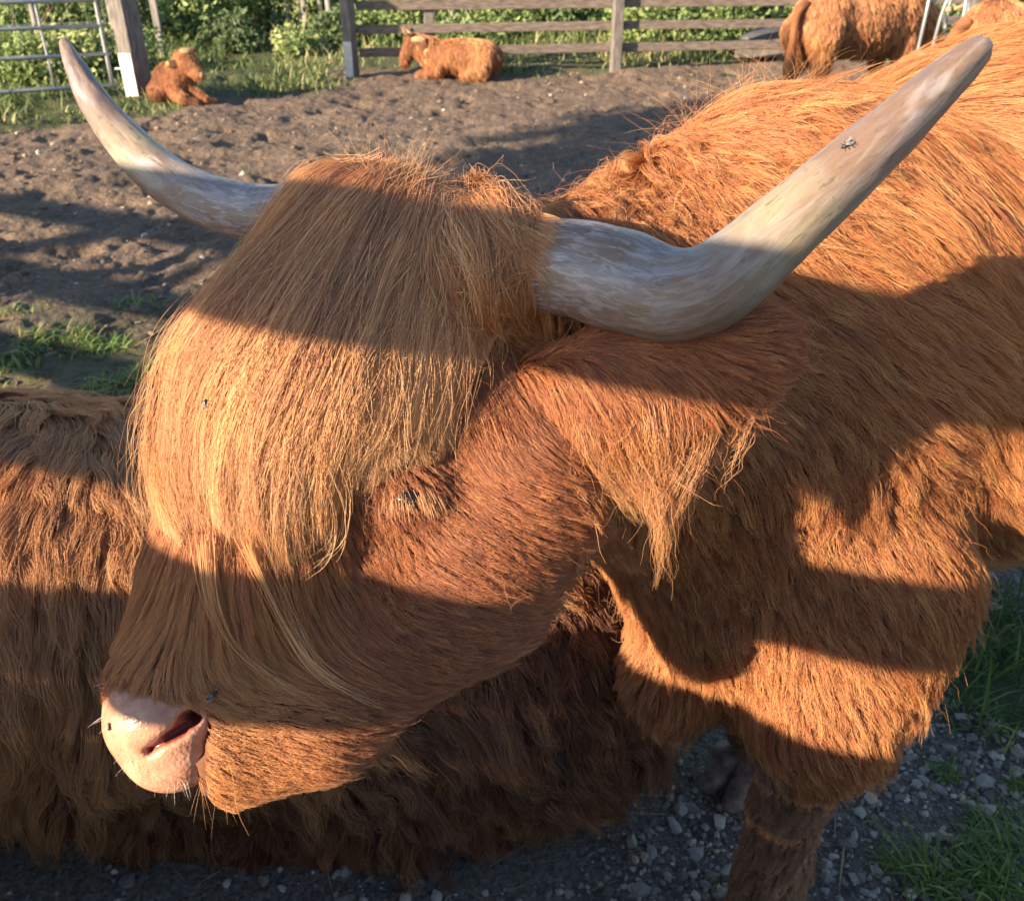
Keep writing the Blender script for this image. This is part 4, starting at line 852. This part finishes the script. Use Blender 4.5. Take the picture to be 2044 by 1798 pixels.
# ================================================================== far side of the yard
M_post = simple('weathered_post_wood', (.19, .165, .155), .85, .35, 7, .5, stretch=(6, 6, 1))
M_postw = simple('whitewashed_post_foot', (.55, .54, .52), .8, .2, 12, .3)
M_oldpost = simple('old_grey_post_wood', (.30, .28, .26), .85, .3, 7, .4, stretch=(6, 6, 1))
M_rail = simple('grey_brown_rail_wood', (.20, .155, .135), .85, .35, 5, .5, stretch=(1, 7, 9))
M_galv = simple('galvanised_tube', (.36, .38, .41), .42, .15, 14, .1, metal=.55)
M_wire = simple('fence_wire', (.45, .46, .46), .45, .1, 20, metal=.6)
def stick(name, a, b, r, mat, parent, r2=None, ns=10):
    a, b = np.array(a, float), np.array(b, float); p = a+(b-a)*np.linspace(0, 1, 5)[:, None]
    return mesh_np(name, *tube(p, np.linspace(r, r2 or r, 5), ns), mat, parent)
def pipe(name, pts, r, mat, parent, n=40, ns=10): p = spl(pts, n); return mesh_np(name, *tube(p, np.full(n, r), ns), mat, parent)

# gate post
gpst = empty('gate_post', (-4.03, 10.32, 0), 'thick square wooden gate post with a whitewashed foot at the left', 'post')
A0 = np.array([.90, -.42, 0])
bevel(mesh_np('post_shaft', *box((-4.06, 10.35, .95), A0, .095, .115, .99), M_post, gpst), .012)
PP = nrm(np.array([.42, .90, 0])); bevel(mesh_np('painted_foot', *box(np.array([-4.06, 10.35, .22])-PP*.1175, A0, .090, .0045, .225), M_postw, gpst), .002)
# rail fence
rf = empty('rail_fence', (1.3, 12.7, 0), 'grey-brown timber fence of horizontal rails and square posts across the back of the yard', 'fence')
FA, FD = np.array([-1.93, 12.1, 0]), nrm(np.array([3.3, .62, 0])); FN = np.array([FD[1], -FD[0], 0])
for s in (.92, 3.33, 5.9, 8.4):
    q = FA+FD*s+(-FN*.0 if s == .92 else FN*.085); q = q-FN*.09*(s == .92)
    bevel(mesh_np('post', *box(q+(0, 0, .72), FD, .062, .062, .74), M_post, rf), .008)
for zc in (.275, .535, .795, 1.055, 1.30):
    for a, b in ((.02, 3.32), (3.34, 5.9), (5.93, 8.6)):
        m_ = FA+FD*(a+b)/2; t_ = (rng.random()-.5)*.006
        o = mesh_np('rail', *box(m_+(0, 0, zc), nrm(FD+np.array([0, 0, t_])), (b-a)/2, .018, .052), M_rail, rf); bevel(o, .006)
ep = empty('end_post', (-2.0, 12.02, 0), 'brown square end post with a white painted foot where the rail fence stops', 'post')
E0 = nrm(np.array([.92, -.39, 0])); E1 = np.array([-E0[1], E0[0], 0])
bevel(mesh_np('post_shaft', *box((-2.0, 12.0, .74), E0, .066, .068, .76), M_post, ep), .01)
bevel(mesh_np('painted_foot', *box(np.array([-2.0, 12.0, .21])-E1*.0705, E0, .060, .0045, .20), M_postw, ep), .002)
# galvanised gate
gt = empty('metal_gate', (-4.3, 10.3, 0), 'galvanised tube gate with horizontal bars, left of the thick gate post', 'gate')
GH = np.array([-4.27, 10.30, 0]); GD = nrm(np.array([-.99, -.57, 0]))
for z in (.13, .44, .71, .95, 1.18): stick('bar', GH+(0, 0, z), GH+GD*3.4+(0, 0, z), .021, M_galv, gt)
for s in (.05, .62, 1.20, 2.2, 3.4): stick('upright', GH+GD*s+(0, 0, .1), GH+GD*s+(0, 0, 1.2), .021 if s in (.05, 3.4) else .014, M_galv, gt)
stick('hinge', GH+(0, 0, .29), GH+(.16, -.02, .29), .014, M_galv, gt); stick('hinge', GH+(0, 0, 1.0), GH+(.16, -.02, 1.0), .014, M_galv, gt)
# second gate leaf behind: brace bar and stakes with wire
bg_ = empty('wire_fence', (-5.2, 12.2, 0), 'wire mesh fence on wooden stakes seen through the metal gate', 'fence')
WA, WD = np.array([-8.2, 10.9, 0]), nrm(np.array([3.6, 1.7, 0]))
for s in (.0, 1.55, 2.62, 3.5): stick('stake', WA+WD*s, WA+WD*s+(0, 0, 1.25), .045, M_oldpost, bg_, .038)
for z in (.35, .6, .85, 1.1): pipe('wire', [WA+WD*s+(0, -.05, z+.015*math.sin(s*3)) for s in (0, 1, 2, 3, 3.6)], .004, M_wire, bg_, 16, 5)
for s in np.arange(.2, 3.5, .2): pipe('wire', [WA+WD*s+(0, -.05, .1), WA+WD*(s+.03)+(0, -.05, .6), WA+WD*s+(0, -.05, 1.1)], .0025, M_wire, bg_, 6, 4)
# stub fence beyond the gate post, far old posts
sf = empty('short_rail', (-4.0, 12.3, 0), 'short grey rail on a leaning grey post behind the gate post', 'fence')
q = gp(326, 118); q = q*np.array([1, 1, 0])
bevel(mesh_np('post', *box(q+(0, 0, .42), (1, .1, 0), .045, .04, .44), M_oldpost, sf), .006)
bevel(mesh_np('rail', *box(q+(-.42, .06, .82), (1, .02, 0), .45, .02, .035), M_oldpost, sf), .006)
of = empty('old_fence', (-3, 16, 0), 'broken old grey fence of short posts half buried in the bushes beyond the yard', 'fence')
oz = 16.2
for u in (548, 575, 598, 612, 640, 660, 700, 905, 930):
    q = np.array([(u-CU)/FPX/1.10*oz, oz+rng.random()*.3, 0]); stick('post', q, q+(0, 0, .92+.18*rng.random()), .05, M_oldpost, of)
stick('rail', (-4.1, 16.1, .98), (-3.0, 16.1, .93), .035, M_oldpost, of); stick('rail', (-1.7, 15.4, .62), (-.3, 15.4, .60), .035, M_oldpost, of)
for u in (868, 905): q = np.array([(u-CU)/FPX/1.09*15.4, 15.4, 0]); stick('post', q, q+(0, 0, .8), .045, M_oldpost, of)
# low timber platform beyond the fence
tb = empty('timber_platform', (3.6, 13.6, 0), 'low tan-topped timber platform on stub legs in the grass behind the rail fence', 'platform')
M_tim = simple('sawn_timber', (.36, .22, .12), .8, .3, 6, .3, stretch=(1, 6, 6)); M_tarp = simple('dark_sheet', (.06, .06, .07), .6, .2, 5, .3)
bevel(mesh_np('top', *box((3.85, 13.75, .22), (1, .04, 0), .75, .33, .028), M_tim, tb)); bevel(mesh_np('skirt', *box((3.85, 13.45, .135), (1, .04, 0), .75, .02, .055), M_post, tb))
for dx in (-.6, -.1, .6): bevel(mesh_np('leg', *box((3.85+dx, 13.5, .06), (1, .04, 0), .04, .04, .07), M_tim, tb))
tp = Field(.1); tp.ell((4.0, 13.95, .26), (.75, .26, .20)); tp.cut.append(lambda p: .252-p[..., 2]); tp.bake((3.1, 13.5, .18), (4.95, 14.4, .6), .03)
tag(mesh_np('dark_sheet', *tp.nets(), M_tarp), 'dark rounded sheet-covered heap lying on the timber platform', 'heap')
# feed rack
fr = empty('ring_feeder', (4.9, 10.0, 0), 'galvanised ring feeder of slanting tubes with hooped tops between the two standing cows', 'feeder')
fc, R = np.array([4.92, 10.0, 0]), .90
for z in (.08, .50): pipe('ring', [fc+(R*math.cos(t), R*math.sin(t), z) for t in np.linspace(0, 2*np.pi, 25)], .02, M_galv, fr, 90)
for k in range(14):
    t = k*2*np.pi/14+.12; a = fc+np.array([R*math.cos(t-.10), R*math.sin(t-.10), .1]); b = fc+np.array([R*math.cos(t), R*math.sin(t), .95]); c = fc+np.array([(R-.06)*math.cos(t+.10), (R-.06)*math.sin(t+.10), 1.12]); d = fc+np.array([R*math.cos(t+.22), R*math.sin(t+.22), .95]); e = fc+np.array([R*math.cos(t+.20), R*math.sin(t+.20), .1])
    pipe('hoop', [a, (a+b)/2, b, c, d, (d+e)/2, e], .017, M_galv, fr, 36)

# ---------------------------------------------------------------- thicket and bushes
LF = [(0, (.05, .08, .035)), (.3, (.11, .17, .055)), (.6, (.21, .28, .09)), (.85, (.33, .39, .14)), (1, (.46, .47, .22))]
M_leaf = tint_mat('bush_leaf', LF, .55, .3); M_wood = simple('bush_stem', (.14, .10, .07), .9, .3, 12, .3)
def leaves(name, ctr, size, tint, parent=None):
    N = len(ctr); n_ = nrm(rng.standard_normal((N, 3))+np.array([-.5, -.6, .7])); u = nrm(np.cross(n_, rng.standard_normal((N, 3)))); v = np.cross(n_, u); s = size[:, None]
    q = np.stack([ctr-u*s, ctr-v*s*.5-n_*s*.12, ctr+u*s, ctr+v*s*.5-n_*s*.12], 1)
    return mesh_np(name, q.reshape(-1, 3), np.arange(N*4).reshape(-1, 4), M_leaf, parent, False, {'tint': ('POINT', 'FLOAT', np.repeat(tint, 4))})
def crown(c, rad, N, lumps=9, lo=.0):
    L = nrm(rng.standard_normal((lumps, 3)))*rng.random((lumps, 1))**.5*np.array(rad)*.75; L[:, 2] = np.abs(L[:, 2])*.9
    k = rng.integers(0, lumps, N); lr = (.28+.3*rng.random(lumps))[k][:, None]*np.mean(rad)*1.3; p = L[k]+nrm(rng.standard_normal((N, 3)))*lr*(.55+.5*rng.random((N, 1)))
    tl = rng.standard_normal(lumps)*.13; p[:, 2] = np.abs(p[:, 2]); return np.array(c)+p, tl[k]
def bush(name, c, rad, N, size, t0, label, cat='bush', group=None, trunk=None):
    c = np.array(c, float); e = empty(name, c*np.array([1, 1, 0]), label, cat, group); p, tl = crown(c, rad, N)
    leaves('crown', p, size*(.6+.8*rng.random(N)), np.clip(t0+tl+.12*rng.standard_normal(N), 0, 1), e)
    V, F = [], []; o = 0
    for i in range(5):
        a = rng.random()*6.28; tip = c+np.array([math.cos(a)*rad[0]*.6, math.sin(a)*rad[1]*.6, rad[2]*.9]); b0 = np.array([c[0]+.05*math.cos(a), c[1]+.05*math.sin(a), 0]); md = (b0+tip)/2+(0, 0, rad[2]*.1)
        r0 = (trunk or .02)*(1 if i else 1.6); v, f = tube(spl([b0, md, tip], 8), np.linspace(r0, r0*.3, 8), 7); V.append(v); F += [(x+o) for x in f]; o += len(v)
    qd = np.concatenate([x for x in F if x.shape[1] == 4]); tr = np.concatenate([x for x in F if x.shape[1] == 3]); mesh_np('stem', np.concatenate(V), [qd, tr], M_wood, e); return e
# the mass of undergrowth
N = 95000; x = rng.random(N)*30-15; y0 = 17.2+n2(x, 0*x, .35, 2)*1.2; top = 1.7+n2(x, 0*x+3, .5, 3)*.55+.35*np.clip(n2(x, 0*x, 2.2, 2), -1, 1)
hz = rng.random(N)**.8*top; y = y0+hz*.5+(rng.random(N)-.5)*.9+n2(x, hz, 1.6, 2)*.55
o = leaves('thicket', np.stack([x, y, hz+.1], -1), .035+.04*rng.random(N), np.clip(.50+.28*n2(x, hz, 1.2, 3, y.mean())+.12*rng.standard_normal(N), 0, 1))
tag(o, 'dense sunlit green thicket filling the view beyond the rail fence', 'thicket', kind='stuff')
# solid earth bank behind the leaves
M_bank = simple('dark_leaf_litter', (.03, .05, .015), .95, .4, 5, .5)  # dark green mottled by noise
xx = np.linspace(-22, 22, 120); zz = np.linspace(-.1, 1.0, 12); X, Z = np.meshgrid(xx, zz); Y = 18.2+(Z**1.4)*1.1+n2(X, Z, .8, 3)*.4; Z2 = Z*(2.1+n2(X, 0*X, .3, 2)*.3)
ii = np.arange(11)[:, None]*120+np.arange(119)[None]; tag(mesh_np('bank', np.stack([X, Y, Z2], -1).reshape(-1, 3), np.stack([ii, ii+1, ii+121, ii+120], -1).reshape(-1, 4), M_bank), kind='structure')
bl = [  # U of photo, distance, radius xyz, leaves, tint, label
 (470, 14.6, (.62, .5, .52), 5200, .12, 'dark round bush just right of the short grey rail'), (700, 15.0, (.7, .5, .42), 4200, .28, 'low dark green bush behind the end post of the rail fence'),
 (590, 14.2, (.45, .4, .26), 2600, .62, 'small bright bush low in the grass left of the end post'), (20, 11.7, (1.0, .6, .85), 6500, .66, 'big sunlit yellow-green bush filling the left edge behind the gate'),
 (175, 12.2, (.85, .55, .6), 5200, .58, 'leafy sunlit bush low behind the middle of the gate'), (120, 14.4, (1.2, .7, 1.3), 6500, .46, 'tall mid-green shrub rising behind the gate'),
 (330, 15.4, (.9, .7, 1.2), 5200, .42, 'dense green shrub behind the short grey rail'), (420, 16.2, (1.0, .6, 1.5), 5600, .55, 'tall pale green shrub standing over the dark round bush'),
 (600, 16.9, (1.0, .6, 1.5), 5600, .50, 'upright green shrub behind the old grey posts'), (780, 15.6, (.9, .6, 1.0), 5200, .55, 'bright green shrub seen between the first two posts of the rail fence'),
 (960, 15.2, (1.0, .6, .85), 5600, .50, 'sunlit bush right behind the far lying cow'), (1120, 15.6, (1.0, .6, 1.1), 5600, .34, 'darker shrub behind the fence left of its middle post'),
 (1290, 15.0, (.9, .6, .85), 5200, .55, 'leafy green bush behind the fence right of its middle post'), (1440, 15.4, (1.0, .6, 1.1), 5600, .42, 'glossy green bush above the timber platform'),
 (1620, 15.8, (1.1, .6, 1.2), 4200, .5, 'green bush behind the standing cow'), (1900, 15.5, (1.2, .6, 1.2), 4200, .38, 'dark green bush behind the ring feeder')]
for U, yy, rd, nn, t0, lb in bl: bush('bush', ((U-CU)/FPX/1.1*yy, yy, .05), rd, nn, .045 if yy > 13 else .042, t0, lb)
# trees to the left of the photographer: out of view, they cast the broken shade over the yard
def tree(c, h, r, N, label, lump=16):
    e = empty('tree', (c[0], c[1], 0), label, 'tree'); cc = np.array([c[0], c[1], h]); p, tl = crown(cc-(0, 0, r*.4), (r, r, r*.8), N, lump)
    leaves('crown', p, .10+.06*rng.random(N), np.clip(.45+tl+.1*rng.standard_normal(N), 0, 1), e)
    mesh_np('trunk', *tube(spl([(c[0], c[1], 0), (c[0]+.1, c[1], h*.5), (c[0], c[1]+.1, h*1.1)], 12), np.linspace(.16, .05, 12), 12), M_wood, e)
tree((-9.4, -.2), 5.4, 1.5, 4200, 'broad leafy tree left of the yard', 14)
tree((-13.5, -4.4), 6.8, 1.5, 3000, 'tallest tree left of the yard')
# ================================================================== the board fence the photographer stands at (behind the camera; its shadow bands fall on the cows)
M_board = simple('weathered_fence_board', (.22, .17, .14), .85, .3, 6, .4, stretch=(1, 8, 8))
RD = nrm(np.array([.355, -.18, 0])); ND = np.array([.18, .355, 0])/.398
nf = empty('board_fence', -ND*.4, 'tall weathered board fence the photographer leans over, casting shadow bands on the cow', 'fence')
for z0, z1 in ((1.536, 1.684), (1.181, 1.311), (.914, 1.04), (.60, .81), (.335, .5985), (.04, .3335)):  # lowest boards are added, set edge to edge to block the low sun
    bevel(mesh_np('rail', *box(-ND*.4+RD*-4.0+(0, 0, (z0+z1)/2), RD, 5.7, .012, (z1-z0)/2), M_board, nf))
bevel(mesh_np('rail', *box(-ND*.4+RD*.2+(0, 0, .862), RD, 1.75, .012, .045), M_board, nf))  # unseen filler board, added to shut the gap and shade leg and flank
for s in (.55, -2.75, -5.6, -8.5): bevel(mesh_np('post', *box(-ND*.49+RD*s+(0, 0, .87), RD, .06, .06, .87), M_board, nf))
